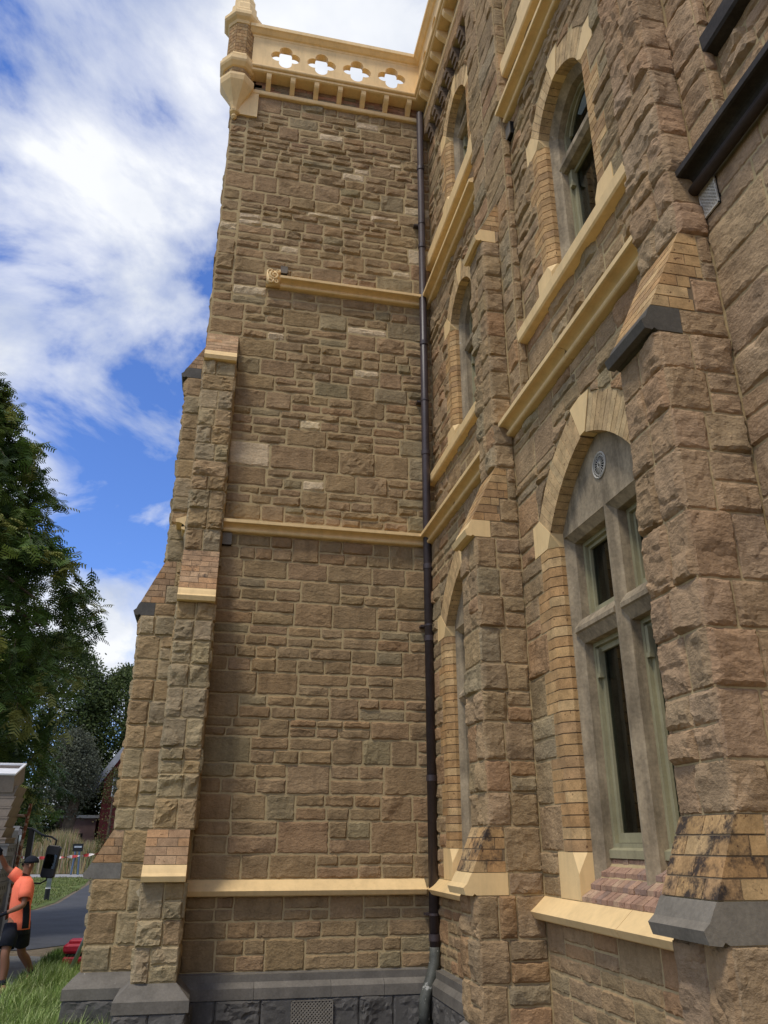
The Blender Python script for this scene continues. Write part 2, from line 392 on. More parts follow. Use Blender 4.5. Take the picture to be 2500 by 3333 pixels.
# ================================================================== SIDE WALL (recedes to the corner)
# bays in a = -Y : bay one 0..2.88, bay two 3.33..6.23, bay three 6.68..
W_LOW = dict(op=.78, wide=1.14, nar=1.02, ch=.08, z0=1.51, zb=1.84, zs=4.285, zi=4.41, zo=4.60, ia=4.99, oa=5.305, inn=[(.78, 4.41), (.45, 4.755), (0, 4.99)], out=[(.99, 4.60), (.57, 5.06), (0, 5.305)], key=(4.985, 5.31, .045, .175), fo=.99)
W_1F = dict(op=.475, wide=.79, nar=.66, ch=.07, z0=6.90, zb=7.15, zs=8.685, zi=8.775, zo=8.985, ia=9.13, oa=9.40, inn=[(.475, 8.775), (.27, 9.02), (0, 9.13)], out=[(.65, 8.985), (.37, 9.275), (0, 9.40)], key=(9.12, 9.47, .04, .13), fo=.65)
def lift(w, dz, stretch):
    q = dict(w)
    for k in ('z0', 'zb'): q[k] = w[k] + 4.08
    for k in ('zs', 'zi', 'zo', 'ia', 'oa'): q[k] = w[k] + dz
    q['inn'] = [(a, z + dz) for a, z in w['inn']]; q['out'] = [(a, z + dz) for a, z in w['out']]
    q['key'] = (w['key'][0] + dz, w['key'][1] + dz, w['key'][2], w['key'][3]); return q
W_2F = lift(W_1F, 3.66, 0)
WINS = [(1.50, 0, W_LOW), (4.80, 0, W_LOW), (1.52, D1, W_1F), (4.80, D1, W_1F), (1.52, D2, W_2F), (4.80, D2, W_2F)]
def arc3(p, n=14):
    """circle arc through three points (lat, z), from the springing to the apex"""
    (x1, y1), (x2, y2), (x3, y3) = p
    d = 2 * (x1 * (y2 - y3) + x2 * (y3 - y1) + x3 * (y1 - y2))
    ux = ((x1**2 + y1**2) * (y2 - y3) + (x2**2 + y2**2) * (y3 - y1) + (x3**2 + y3**2) * (y1 - y2)) / d
    uy = ((x1**2 + y1**2) * (x3 - x2) + (x2**2 + y2**2) * (x1 - x3) + (x3**2 + y3**2) * (x2 - x1)) / d
    r = math.hypot(x1 - ux, y1 - uy); t0 = math.atan2(y1 - uy, x1 - ux); t1 = math.atan2(y3 - uy, x3 - ux)
    return [(ux + r * math.cos(t0 + (t1 - t0) * k / n), uy + r * math.sin(t0 + (t1 - t0) * k / n)) for k in range(n + 1)]
for w in (W_LOW, W_1F, W_2F):
    w['AI'] = arc3(w['inn']); w['AO'] = arc3(w['out'])
def curve_z(c, lat):
    lat = abs(lat)
    if lat > c[0][0]: return None
    for (x0, z0), (x1, z1) in zip(c, c[1:]):
        if x1 <= lat <= x0: return z0 + (z1 - z0) * (x0 - lat) / max(1e-6, x0 - x1)
    return c[-1][1]
def jamb_out(w, z):
    """half width of the brick surround at a height: toothed in groups of four courses"""
    if z < w['zb'] + .01 or z > w['zs'] - .01: return w['wide']
    k = int((z - w['zb']) / ((w['zs'] - w['zb']) / w['ng']))
    return w['nar'] if k % 2 == 0 else w['wide']
W_LOW['ng'] = 7; W_1F['ng'] = 5; W_2F['ng'] = 4
def surround_rows(z0, z1, w, h):
    """course heights that line up with the toothing"""
    cuts = [z0, w['z0'], w['zb']] + [w['zb'] + (w['zs'] - w['zb']) * k / w['ng'] for k in range(1, w['ng'] + 1)] + [w['zo'], z1]
    cuts = sorted(c for c in set(round(c, 4) for c in cuts) if z0 <= c <= z1)
    rows = []
    for a, b in zip(cuts, cuts[1:]):
        if b - a < .02: continue
        rows += split_rows(a, b, h) if b - a > h * 1.5 else [(a, b)]
    return rows
def bay(pc, fr, a0, a1, z0, z1, win, kind, res, rough, h=.3):
    if win is None: return masonry(pc, fr, a0, a1, z0, z1, kind, res, rough, h)
    ac, w = win
    def bounds(r0, r1):
        m = (r0 + r1) / 2
        if m < w['z0'] or m > w['zo'] : return [(a0, a1)]
        o = jamb_out(w, m)
        return [(a0, ac - o), (ac + o, a1)]
    def low(a):
        l = abs(a - ac)
        if l < w['key'][3] + .005: return w['key'][1] + .006
        z = curve_z(w['AO'], l)
        return -9 if z is None else z + .006
    rows = surround_rows(z0, z1, w, h)
    masonry(pc, fr, a0, a1, 0, 0, kind, res, rough, rows=[r for r in rows if (r[0] + r[1]) / 2 < w['zo']], bounds=bounds)
    masonry(pc, fr, a0, a1, 0, 0, kind, res, rough, rows=[r for r in rows if (r[0] + r[1]) / 2 >= w['zo']], low=low)

def plate(gg, fr, a0, a1, z0, z1, win, dep=.3):
    """backing wall behind the face stones, left open behind a window surround"""
    if win is None: gg.box(fr, a0, a1, z0, z1, -dep, -.004); return
    ac, w = win; hw = w['nar'] - .05
    gg.box(fr, a0, a1, z0, w['z0'], -dep, -.004)
    gg.box(fr, a0, ac - hw, w['z0'], z1, -dep, -.004); gg.box(fr, ac + hw, a1, w['z0'], z1, -dep, -.004)
    xs = np.linspace(-hw, hw, 17)
    for x, y in zip(xs, xs[1:]):
        zz = [curve_z(w['AO'], t) or w['zo'] for t in (x, y)]
        gg.ext_d(fr, [(ac + x, zz[0] - .04), (ac + y, zz[1] - .04), (ac + y, z1), (ac + x, z1)], -dep, -.004)

F1, F2 = FB.sh(0, -D1), FB.sh(0, -D2)
core = G()
BAYS_LOW = [(0, 2.88, (1.50, W_LOW)), (3.33, 6.23, (4.80, W_LOW)), (6.68, 12.5, None)]
for a0, a1, w in [(0, 3.1, (1.50, W_LOW)), (3.1, 6.45, (4.80, W_LOW)), (6.45, 15, None)]: plate(core, FB, a0, a1, 0, 5.78, w)
PIERS = [(2.59, 3.62), (5.94, 6.95)]
for a0, a1 in PIERS: core.box(FB, a0 + .003, a1 - .003, 5.78, Z_TOP, -.45, -.004)
UP = [(0, 2.59, 1.52), (3.62, 5.94, 4.80), (6.95, 15, None)]
for a0, a1, c in UP:
    plate(core, F1, a0, a1, 5.78, Z_U1 - .1, (c, W_1F) if c else None, .28)
    plate(core, F2, a0, a1, Z_U1 - .1, 13.20, (c, W_2F) if c else None, .28)
    core.box(F2, a0, a1, 13.19, 13.5, -.45, -.26); core.box(F2, a0, a1, 13.46, Z_TOP + .3, -.45, .08)
side_wall = core.build('side_wall', 'mortar', building)
pc = Pieces()
bay(pc, FB, 0.0, 2.88, Z_PL2, Z_S0, None, 'side', .04, .7, .25)
bay(pc, FB, 0.0, 2.88, Z_S1, Z_M0, (1.50, W_LOW), 'side', .04, .9)
bay(pc, FB, 3.33, 6.23, Z_PL2, Z_S0, None, 'side', .025, .6, .25)
bay(pc, FB, 3.33, 6.23, Z_S1, Z_M0, (4.80, W_LOW), 'side', .026, .8)
bay(pc, FB, 6.68, 8.8, 3.2, Z_M0, None, 'near', .024, .8)
bay(pc, F1, 0.0, 2.59, Z_M1, Z_U0, (1.52, W_1F), 'side', .045, 1.1)
bay(pc, F1, 3.62, 5.94, Z_M1, Z_U0, (4.80, W_1F), 'side', .035, 1.1)
bay(pc, F1, 6.95, 8.8, Z_M1, Z_U0, None, 'near', .03, 1.0)
bay(pc, F2, 0.0, 2.59, Z_U1, 13.19, (1.52, W_2F), 'side', .05, 1.1)
bay(pc, F2, 3.62, 5.94, Z_U1, 13.19, (4.80, W_2F), 'side', .05, 1.1)
for (a0, a1), kd, rs in zip(PIERS, ('side', 'near'), (.035, .026)):
    b0, b1 = (2.88, 3.33) if a0 < 3 else (6.23, 6.68)
    for r0, r1 in split_rows(5.92, Z_TOP, .27):
        # outer face beside the buttress stage, then the return into the panel, facing the camera
        if (r0 + r1) / 2 < 8.7: segs = [(a0, b0), (b1, a1)]
        else: segs = [(a0, (a0 + a1) / 2 - .07), ((a0 + a1) / 2 - .07, a1)]
        for x0, x1 in segs: stone(pc.new(.12), FB, x0, x1, r0, r1, tint_stone(kd), rs, .9)
        fs = Fr((0, -a1, 0), (1, 0, 0), (0, -1, 0))
        stone(pc.new(.1), fs, .004, D1 if r1 < Z_U0 else D2, r0, r1, tint_stone(kd), rs, .6)
pc.emit('stone', 'stone', side_wall)

# corbel table that carries the parapet over the recessed panel
cb = Pieces()
for k in range(17):
    a = .33 + k * .36
    if any(p0 - .1 < a < p1 + .1 for p0, p1 in PIERS): continue
    for i, (zz, dd) in enumerate(((13.14, .04), (13.245, .07), (13.352, .098))):
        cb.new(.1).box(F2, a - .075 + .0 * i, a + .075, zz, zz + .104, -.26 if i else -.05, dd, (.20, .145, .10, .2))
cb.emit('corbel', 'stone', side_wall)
pc = Pieces()
for a0, a1 in [(0, 2.59), (3.62, 5.94)]:
    for x0, x1 in split_len(a0, a1, .36, .55):
        stone(pc.new(.1), F2.sh(0, .10), x0, x1, 13.46, Z_TOP, tint_stone('side'), .06, 1, back=-.1)
pc.emit('stone', 'stone', side_wall)

# ================================================================== PLINTH
def plinth_profile(k=1.0): return [(-.05, 0), (.145 * k, 0), (.145 * k, Z_PL1), (.004, Z_PL2), (-.05, Z_PL2)]
BS = (.165, .148, .122, 0)
pl = G()
def plinth_run(fr, a0, a1, off=0.0, parent=None, ends=False):
    """dressed bluestone course on rough bluestone blocks"""
    pcs = Pieces()
    for x0, x1 in split_len(a0, a1, .45, .7):
        k = rng.uniform(.9, 1.1); q = tuple(c * k for c in BS[:3]) + (0,)
        pcs.new(.1).ext_a(fr, [(-.04, Z_PL0), (.145 + off, Z_PL0), (.145 + off, Z_PL1), (.004 + off, Z_PL2), (-.04, Z_PL2)], x0 + .002, x1 - .002, q)
    pcs.emit('dressed_block', 'bluestone', parent)
    pcs = Pieces()
    zs = [(-.05, .175), (.175, Z_PL0)] if a1 - a0 > 1 else [(-.05, Z_PL0)]
    big = rng.random() < .5
    for x0, x1 in split_len(a0, a1, .35, .6):
        for z0, z1 in ([(-.05, Z_PL0)] if rng.random() < .5 else zs):
            stone(pcs.new(.1), fr.sh(0, .135 + off), x0, x1, z0, z1, (.105, .098, .088, 0), .03, 1.5, back=-.2)
    pcs.emit('rough_block', 'bluestone', parent)
base = G().box(FA, -3.0, .2, -.1, Z_PL2 - .01, -.02, .09, BS).box(FB, -.1, 12, -.1, Z_PL2 - .01, -.02, .09, BS).build('plinth', 'bluestone', building)
plinth_run(FA, -2.9, -.15, 0, base)
plinth_run(FB, .15, 2.9, 0, base)
plinth_run(FB, 3.33, 6.23, 0, base)

# ================================================================== STRING COURSES
SP_LOW = [(-.03, Z_S0), (.085, Z_S0 + .002), (.108, Z_S0 + .012), (.135, Z_S0 + .06), (.002, Z_S1), (-.03, Z_S1)]
def sp_mould(z0, z1, k=1.0):
    h = z1 - z0; p = [(-.03, z0 + .0)]
    for t in range(0, 9):                       # roll
        a = math.radians(-100 + t * 30); p.append((.05 * k + .028 * math.cos(a), z0 + .032 + .028 * math.sin(a)))
    for t in range(0, 6):                       # cavetto
        a = math.radians(t * 18); p.append((.125 * k - .075 * k * math.cos(a) , z0 + .06 + .045 * math.sin(a)))
    p += [(.14 * k, z0 + .102), (.155 * k, z0 + .108), (.157 * k, z0 + .15), (.004, z1), (-.03, z1)]
    return p
def sp_sill(z0, z1): return [(-.03, z0), (.085, z0 + .012), (.10, z0 + .03), (.105, z0 + (z1 - z0) * .55), (.004, z1), (-.03, z1)]
def string(fr, prof, a0, a1, mat='cream', seg=1.9):
    n = max(1, round((a1 - a0) / seg))
    for k in range(n):
        x0, x1 = a0 + (a1 - a0) * k / n, a0 + (a1 - a0) * (k + 1) / n
        G().ext_a(fr, prof, x0 + (.003 if k else 0), x1 - (.003 if k < n - 1 else 0)).build('string_course', mat, building)
string(FA, SP_LOW, -2.9, -.145)
string(FA, sp_mould(Z_M0, Z_M1), -2.86, -.02)
string(FA, sp_mould(Z_U0, Z_U1, 1.1), -2.31, -.02)
string(FB, SP_LOW, .04, 2.88); string(FB, SP_LOW, 3.33, 6.23)
string(FB, sp_mould(Z_M0, Z_M1), .02, 2.88); string(FB, sp_mould(Z_M0, Z_M1), 3.33, 6.23)
string(F1, sp_mould(Z_U0, Z_U1, 1.1), 0, 2.59); string(F1, sp_mould(Z_U0, Z_U1, 1.1), 3.62, 5.94)
string(F1, sp_sill(6.66, 6.90), 0, 2.59); string(F1, sp_sill(6.66, 6.90), 3.62, 5.94)
string(F2, sp_sill(10.55, 10.98), 0, 2.59); string(F2, sp_sill(10.55, 10.98), 3.62, 5.94)
# the near bay keeps its stone unpainted and blackened: fascia and roll read as separate members
pm = sp_mould(Z_M0, Z_M1)
string(FB, [(-.03, Z_M0 + .055)] + pm[10:], 6.68, 12, 'dark_string', 3)
G().tube([FB.P(6.69, Z_M0 + .0, .055), FB.P(12, Z_M0 + .0, .055)], .036, 14).build('roll_moulding', 'brown_roll', building, smooth=True)
string(F1, sp_sill(6.64, 6.90), 6.95, 12, 'dark_string', 3)

# stub strings that turn round the left corner
G().ext_a(FL, SP_LOW, -.0, .3).build('string_course', 'cream_old', building)
G().ext_a(FL, sp_mould(Z_M0, Z_M1), 0, .3).build('string_course', 'cream', building)

# carved stop at the end of the upper string
cs = G(); c0 = FA.P(-2.42, 9.90, .11)
cs.box(FA, -2.52, -2.31, 9.80, 10.06, 0, .10)
def spiral(gg, cx, cz, r0, turns, rad, d, sgn=1, ph=0):
    pts = []; rr = []
    for t in range(int(turns * 14) + 1):
        a = ph + sgn * t * 2 * math.pi / 14; r = r0 * (1 - t / (turns * 14 + 4)); pts.append(FA.P(cx + r * math.cos(a), cz + r * math.sin(a), d + .02 * t / (turns * 14))); rr.append(rad * (1 - .45 * t / (turns * 14)))
    gg.tube(pts, rr, 7)
spiral(cs, -2.40, 9.95, .075, 1.5, .024, .12, 1, 2.2); spiral(cs, -2.46, 9.85, .05, 1.2, .02, .12, -1, .5)
spiral(cs, -2.47, 10.02, .045, 1.2, .018, .11, 1, 0); spiral(cs, -2.36, 9.84, .04, 1.1, .018, .11, 1, 1); spiral(cs, -2.35, 10.04, .035, 1.1, .016, .11, -1, 1)
cs.build('carved_stop', 'cream', building, smooth=True)

# ================================================================== BUTTRESSES
PLOW, PMID, PUP = .579, .459, .212
def slope(p0, z0, p1, z1): return lambda z: p0 + (p1 - p0) * (z - z0) / (z1 - z0)
def buttress(fr, w, kind, cap_mat, res, kout, stains, low_shift=0.0, side='+', cap_tint=(.5, .5, .5, 0), dep=0.0, full=True):
    """fr: a=0..w across, d outward from the wall face; side '+': the a=w flank is the one in view"""
    k0, k1, k2 = kout
    P0, P1, P2 = PLOW * k0, PMID * k1, PUP * k2
    def fr_s(z): return fr.sh(low_shift, 0) if z < 2.0 else fr
    i = .006
    prof_low = [(-.05, -.1), (P0 - i, -.1), (P0 - i, 1.68), (P0 + .03 - i, 1.68), (P1 - i, 2.03), (-.05, 2.03)]
    prof_up = [(-.05, 2.03), (P1 - i, 2.03), (P1 - i, 4.775), (P1 + .02 - i, 4.775), (P2 - i, 5.36), (P2 - i, 8.394), (P2 + .012 - i, 8.394), (0, 8.84), (-.05, 8.84)]
    body = G().ext_a(fr_s(0), prof_low, i, w - i).ext_a(fr, prof_up, i, w - i).build('buttress', 'mortar', building)
    st, brk = Pieces(), Pieces()
    flank = Fr(fr.P(w, 0, 0), fr.n, fr.a)          # across d, facing +a
    flank0 = Fr(fr.P(0, 0, 0), fr.n, -fr.a)
    def S(f): return f.sh(0, low_shift * (1 if f is flank else -1))
    # flanks and front, stage by stage
    def stage(z0, z1, p, lowpart, hrow=.27, back=0.0):
        for r0, r1 in split_rows(z0, z1, hrow):
            ff = fr_s(r0)
            for x0, x1 in (split_len(0, w, .19, .26) if rng.random() < .85 else [(0, w)]):
                if r1 - r0 > .28 and rng.random() < .25:
                    zm = (r0 + r1) / 2
                    stone(st.new(.1), ff.sh(0, p), x0, x1, r0, zm, tint_stone(kind), res, 1.1); stone(st.new(.1), ff.sh(0, p), x0, x1, zm, r1, tint_stone(kind), res, 1.1)
                else: stone(st.new(.12), ff.sh(0, p), x0, x1, r0, r1, tint_stone(kind), res, 1.45 if kind == 'butt' else 1.1)
            for f in (flank, flank0):
                if f is flank0 and not full: continue
                f2 = S(f) if r0 < 2.0 else f
                segs = (split_len(back, p, .2, .3) if p < .6 else split_len(back, p, .3, .42)) if p > .3 else [(back, p)]
                if len(segs) == 1 and p > .4 and rng.random() < .7:
                    c = p * rng.uniform(.38, .62); segs = [(back, c), (c, p)]
                for si, (x0, x1) in enumerate(segs):
                    if r1 - r0 > .25 and x1 < p - .01 and rng.random() < .4:
                        zm = (r0 + r1) / 2
                        stone(st.new(.1), f2, x0, x1, r0, zm, tint_stone(kind), res, .8); stone(st.new(.1), f2, x0, x1, zm, r1, tint_stone(kind), res, .8)
                    else: stone(st.new(.12), f2, x0, x1, r0, r1, tint_stone(kind), res, .85)
    stage(Z_PL2, 1.515, P0, True, .3)
    stage(2.03, 4.605, P1, False, .29)
    stage(5.36, 8.228, P2, False, .27)
    def flank_fill(z0, z1, x1, n=1):
        for f in (flank, flank0):
            f2 = S(f) if z0 < 2.0 else f
            for r0, r1 in split_rows(z0, z1, (z1 - z0) / n): stone(st.new(.1), f2, 0, x1, r0, r1, tint_stone(kind), res, .8)
    flank_fill(1.515, 1.68, .30 * k0); flank_fill(1.68, 2.03, .32 * k0)
    flank_fill(4.605, 4.775, .30 * k1); flank_fill(4.775, 5.02, .19 * k1); flank_fill(5.02, 5.36, .095 * k1, 2)
    flank_fill(8.228, 8.394, .05)
    # brick weatherings
    def bricks(z0, z1, pa, pb, n, back, stain, ff):
        G().ext_a(ff, [(back(n - 1), z0 + .002), (pa - .0045, z0 + .002), (pb - .0045, z1), (back(n - 1), z1)], .0045, w - .0045).build('brick_bed', 'mortar_dark', body)
        sl = slope(pa, z0, pb, z1); h = (z1 - z0) / n
        for c in range(n):
            b0, b1 = z0 + c * h + .004, z0 + (c + 1) * h - .004
            bk = back(c)
            q0 = sl(b0); q1 = sl(b1)
            cuts = [0] + ([w * .5] if c % 2 else [w * .26, w * .74]) + [w]
            for x0, x1 in zip(cuts, cuts[1:]):
                edge = x0 == 0 or x1 == w
                x0 += .0035 if x0 else 0; x1 -= .0035 if x1 < w else 0
                m0 = max(q0 - (.22 if c % 2 else .12), bk)
                if edge and q0 - bk < .15: m0 = bk
                brk.new(.1).ext_a(ff, [(q0, b0), (q1, b1), (min(m0, q1 - .01), b1), (m0, b0)], x0, x1, tint_brick(stain))
                if edge and m0 > bk + .03:
                    brk.new(.08).ext_a(ff, [(m0 - .007, b0), (m0 - .007, b1), (bk, b1), (bk, b0)], x0, x1, tint_brick(stain * .8))
    bricks(1.68, 2.03, P0 + .03, P1, 4, lambda c: .325 * k0, stains[0], fr_s(0))
    bricks(4.775, 5.36, P1 + .02, P2, 7, lambda c: (.195 if c < 3 else .10) * k1, stains[1], fr)
    bricks(8.394, 8.84, P2 + .012, .0, 6, lambda c: -.03, stains[2], fr)
    st.emit('stone', 'stone', body); brk.emit('brick', 'brick', body)
    # cap stones with a throated drip
    def cap(p, z, tip, tz0, tz1, ztop, ptop, bk, ff):
        poly = [(bk, z - .001), (p - .0, z - .001), (p + .02, z + .012), (p + .035, z - .004), (tip - .018, z + .002), (tip, z + .055), (tip - .035, z + .085), (ptop + .02, ztop - .035), (ptop, ztop - .002), (bk, ztop - .002)]
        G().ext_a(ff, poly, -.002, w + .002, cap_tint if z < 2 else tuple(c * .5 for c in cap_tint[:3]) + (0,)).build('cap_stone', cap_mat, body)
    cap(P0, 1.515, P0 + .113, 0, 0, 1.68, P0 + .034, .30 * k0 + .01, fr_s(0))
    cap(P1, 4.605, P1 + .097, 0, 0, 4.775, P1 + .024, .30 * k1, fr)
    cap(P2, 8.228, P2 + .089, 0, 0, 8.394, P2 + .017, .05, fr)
    # plinth foot
    fs = fr_s(0)
    def foot(z0, z1, e0, e1, tint, gg): gg.loft([[fs.P(a, z, d) for a, d in ((-e, -.05), (w + e, -.05), (w + e, P0 + e), (-e, P0 + e))] for z, e in ((z0, e0), (z1, e1))], tint)
    ft = G(); foot(Z_PL0, Z_PL1, .145, .145, BS, ft); foot(Z_PL1, Z_PL2, .145, .004, BS, ft)
    ft.build('dressed_block', 'bluestone', body)
    pcs = Pieces()
    for x0, x1 in split_len(-.13, w + .13, .3, .5): stone(pcs.new(.1), fs.sh(0, P0 + .13), x0, x1, -.05, Z_PL0, (.105, .098, .088, 0), res, 1.4, back=-.2)
    for f in (S(flank), S(flank0)): stone(pcs.new(.1), f.sh(0, .13), -.02, P0 + .13, -.05, Z_PL0, (.105, .098, .088, 0), res, 1.4, back=-.2)
    pcs.emit('rough_block', 'bluestone', body)
    return body
DK = (.205, .18, .14, 0)
buttress(FB.sh(2.88), .45, 'side', 'cream', .026, (1, 1, 1), (.47, .16, .1))
buttress(FB.sh(6.23), .45, 'near', 'bluestone', .019, (1, 1, 1), (.51, .30, .22), cap_tint=DK)
PAL[0] = BRP
buttress(FA.sh(XL), .45, 'butt', 'cream', .027, (1, 1, 1), (.30, .41, .28), low_shift=-.05)
buttress(Fr((XL, .75, 0), (0, -1, 0), (-1, 0, 0)), .45, 'butt', 'bluestone', .034, (1.12, 1.05, 1.15), (.15, .2, .15), cap_tint=(.20, .185, .16, 0))

PAL[0] = BR
# ================================================================== WINDOWS
def window(ac, rec, w, far):
    fr = FB.sh(ac, -rec); op, ch = w['op'], w['ch']; lower = w is W_LOW
    rv = -.12
    # stone frame: a splayed section swept round the opening
    base_z = w['z0'] + .02
    arch = w['AI']
    if lower: path = [(op, base_z), (op, w['zi'] - .05)]
    else: path = [(op, base_z), (op, w['zi'] - .03)] + arch[0:]
    full = path + [(-a, z) for a, z in path[::-1]][(0 if lower else 1):]
    sec = [(-.12, rv - .001), (.0, rv - .001), (.07, rv - .07), (.07, rv - .22), (-.12, rv - .22)]     # (inward offset, depth)
    fg = G()
    def sweep(gg, pts, sec, tint=(1, 1, 1, 0)):
        rings = []
        for i, (a, z) in enumerate(pts):
            def nrm(p, q):
                t = (q[0] - p[0], q[1] - p[1]); l = math.hypot(*t) or 1; return (-t[1] / l, t[0] / l)
            ns = []
            if i: ns.append(nrm(pts[i - 1], pts[i]))
            if i < len(pts) - 1: ns.append(nrm(pts[i], pts[i + 1]))
            nx, nz = sum(n[0] for n in ns) / len(ns), sum(n[1] for n in ns) / len(ns)
            q = nx * nx + nz * nz; nx, nz = nx / q, nz / q
            rings.append([fr.P(a + nx * o, z + nz * o, d) for o, d in sec])
        gg.loft(rings, tint)
    if lower:
        sweep(fg, path, sec); sweep(fg, [(-a, z) for a, z in path[::-1]], sec)
    else: sweep(fg, full, sec)
    if lower:
        # tympanum with a splayed lower edge, mullion and transom
        xs = np.linspace(-op - .06, op + .06, 29)
        for x, y in zip(xs, xs[1:]):
            zz = [(curve_z(arch, t) or w['zi']) + .06 for t in (x, y)]
            fg.ext_d(fr, [(ac * 0 + x, 4.36), (y, 4.36), (y, zz[1]), (x, zz[0])], rv - .22, rv + .0005)
        fg.ext_a(fr, [(rv - .0005, 4.362), (rv - .065, 4.30), (rv - .22, 4.30), (rv - .22, 4.362)], -op + .05, op - .05)
        fg.ext_z(fr, [(-.012, rv + .002), (.012, rv + .002), (.072, rv - .062), (.072, rv - .215), (-.072, rv - .215), (-.072, rv - .062)], 1.60, 4.359)
        for s in (-1, 1):
            x0, x1 = sorted((s * .05, s * (op - .045)))
            fg.ext_a(fr, [(rv - .02, 3.50), (rv - .004, 3.51), (rv - .004, 3.545), (rv - .06, 3.62), (rv - .21, 3.62), (rv - .21, 3.42), (rv - .07, 3.42)], x0, x1)
    else:
        zt = w['zb'] + 1.16
        fg.ext_a(fr, [(rv - .05, zt), (rv - .05, zt + .06), (rv - .10, zt + .10), (rv - .21, zt + .10), (rv - .21, zt - .04), (rv - .09, zt - .04)], -op + .06, op - .06)
    win = fg.build('window', 'grey_stone', building)
    # surround
    jb, vb = Pieces(), Pieces()
    js = Pieces()
    DB = -.125
    nc = round((w['zs'] - w['zb']) / .0865)
    hc = (w['zs'] - w['zb']) / nc
    for s in (-1, 1):
        sg = lambda pts: [(s * a, d) for a, d in pts]
        for c in range(nc):
            z0 = w['zb'] + c * hc; zc = z0 + hc / 2; o = jamb_out(w, zc)
            st = .22 if lower else .14
            plan = [(o - .003, 0), (op + ch, 0), (op, -ch), (op, DB), (o - .003, DB)]
            if c % 2 or o == w['nar']: jb.new(.09).ext_z(fr, sg(plan), z0 + .0045, z0 + hc - .0045, tint_brick(st, 1.05))
            else:
                m = op + ch + .06
                jb.new(.09).ext_z(fr, sg([(m - .003, 0), (op + ch, 0), (op, -ch), (op, DB), (m - .003, DB)]), z0 + .0045, z0 + hc - .0045, tint_brick(st, 1.05))
                jb.new(.05).ext_z(fr, sg([(o - .003, 0), (m + .003, 0), (m + .003, DB), (o - .003, DB)]), z0 + .0045, z0 + hc - .0045, tint_brick(st, 1.05))
        # base stone: square below, running out into the chamfer above
        zc0 = w['z0'] + (w['zb'] - w['z0']) * .55; W = w['wide']
        sq = [(W, .002), (op + .001, .002), (op, 0), (op, DB), (W, DB)]; cf = [(W, .002), (op + ch, .002), (op, -ch), (op, DB), (W, DB)]
        q = js.new(.3); q.loft([[fr.P(s * a, z, d) for a, d in p] for p, z in ((sq, w['z0'] + .001), (sq, zc0), (cf, w['zb'] - .002))])
        # springer: chamfer dies out, then a splayed top that meets the first arch brick
        q = js.new(.3); zc1 = w['zi'] - .012
        q.loft([[fr.P(s * a, z, d) for a, d in p] for p, z in ((cf, w['zs'] + .002), (sq, zc1))])
        q.ext_d(fr, [(s * W, zc1), (s * (op), zc1), (s * op, w['zi']), (s * w['fo'], w['zo']), (s * W, w['zo'] - .015)], DB, .002)
    # arch bricks between the two curves
    for s in (-1, 1):
        n = 13 if lower else 8
        AI, AO = w['AI'], w['AO']
        def at(c, t):
            t = min(max(t, 0), 1) * (len(c) - 1); i = min(int(t), len(c) - 2); f = t - i
            return (c[i][0] + (c[i + 1][0] - c[i][0]) * f, c[i][1] + (c[i + 1][1] - c[i][1]) * f)
        kt, kb = w['key'][3], w['key'][2]
        # stop at the keystone: parameter where the outer curve reaches its flank
        te = next(t / 200 for t in range(201) if at(AO, t / 200)[0] < kt + .002); ti = next(t / 200 for t in range(201) if at(AI, t / 200)[0] < kb + .002)
        for i in range(n):
            f0, f1 = i / n + .04 / n, (i + 1) / n - .04 / n
            p = [at(AI, f0 * ti), at(AO, f0 * te), at(AO, f1 * te), at(AI, f1 * ti)]
            dd = 0.0 if i % 2 else -.001
            vb.new(.11).ext_d(fr, [(s * a, z) for a, z in p], DB - (0 if i % 2 else .02), dd, (lambda c: (c[0] * .6 + .26, c[1] * .6 + .20, c[2] * .6 + .11, c[3]))(tint_brick(.15, 1.02)))
    z0, z1, kb, kt = w['key']
    js.new(.3).ext_d(fr, [(-kb, z0), (kb, z0), (kt, z1 - .01), (0, z1 + .012), (-kt, z1 - .01)], DB, .004)
    jb.emit('brick', 'brick', win); vb.emit('arch_brick', 'brick', win); js.emit('painted_stone', 'cream', win)
    # recess filler behind the bricks keeps daylight out; dark room behind
    # mortar ring just behind the face of the surround
    mg = G()
    for s in (-1, 1):
        mg.ext_z(fr, [(s * (w['nar'] - .004), -.006), (s * (op + ch + .004), -.006), (s * (op + .006), -ch - .004), (s * (op + .006), DB + .002), (s * (w['nar'] - .004), DB + .002)], w['z0'], w['zs'] + .02)
        AI, AO = w['AI'], w['AO']
        rings = [[fr.P(s * ai[0], ai[1] + .007, DB + .004), fr.P(s * ai[0], ai[1] + .007, -.006), fr.P(s * ao[0], ao[1] - .004, -.006), fr.P(s * ao[0], ao[1] - .004, DB + .004)] for ai, ao in zip(AI, AO)]
        mg.loft(rings)
    mg.build('mortar_bed', 'mortar_dark', win)
    # timber frames, glass
    gd = rv - .16
    def ring(a0, a1, z0, z1, t, d0, d1, name='sash'):
        q = G(); q.box(fr, a0, a0 + t, z0, z1, d0, d1); q.box(fr, a1 - t, a1, z0, z1, d0, d1); q.box(fr, a0 + t, a1 - t, z1 - t, z1, d0, d1); q.box(fr, a0 + t, a1 - t, z0, z0 + t * 1.5, d0, d1)
        q.build(name, 'green', win)
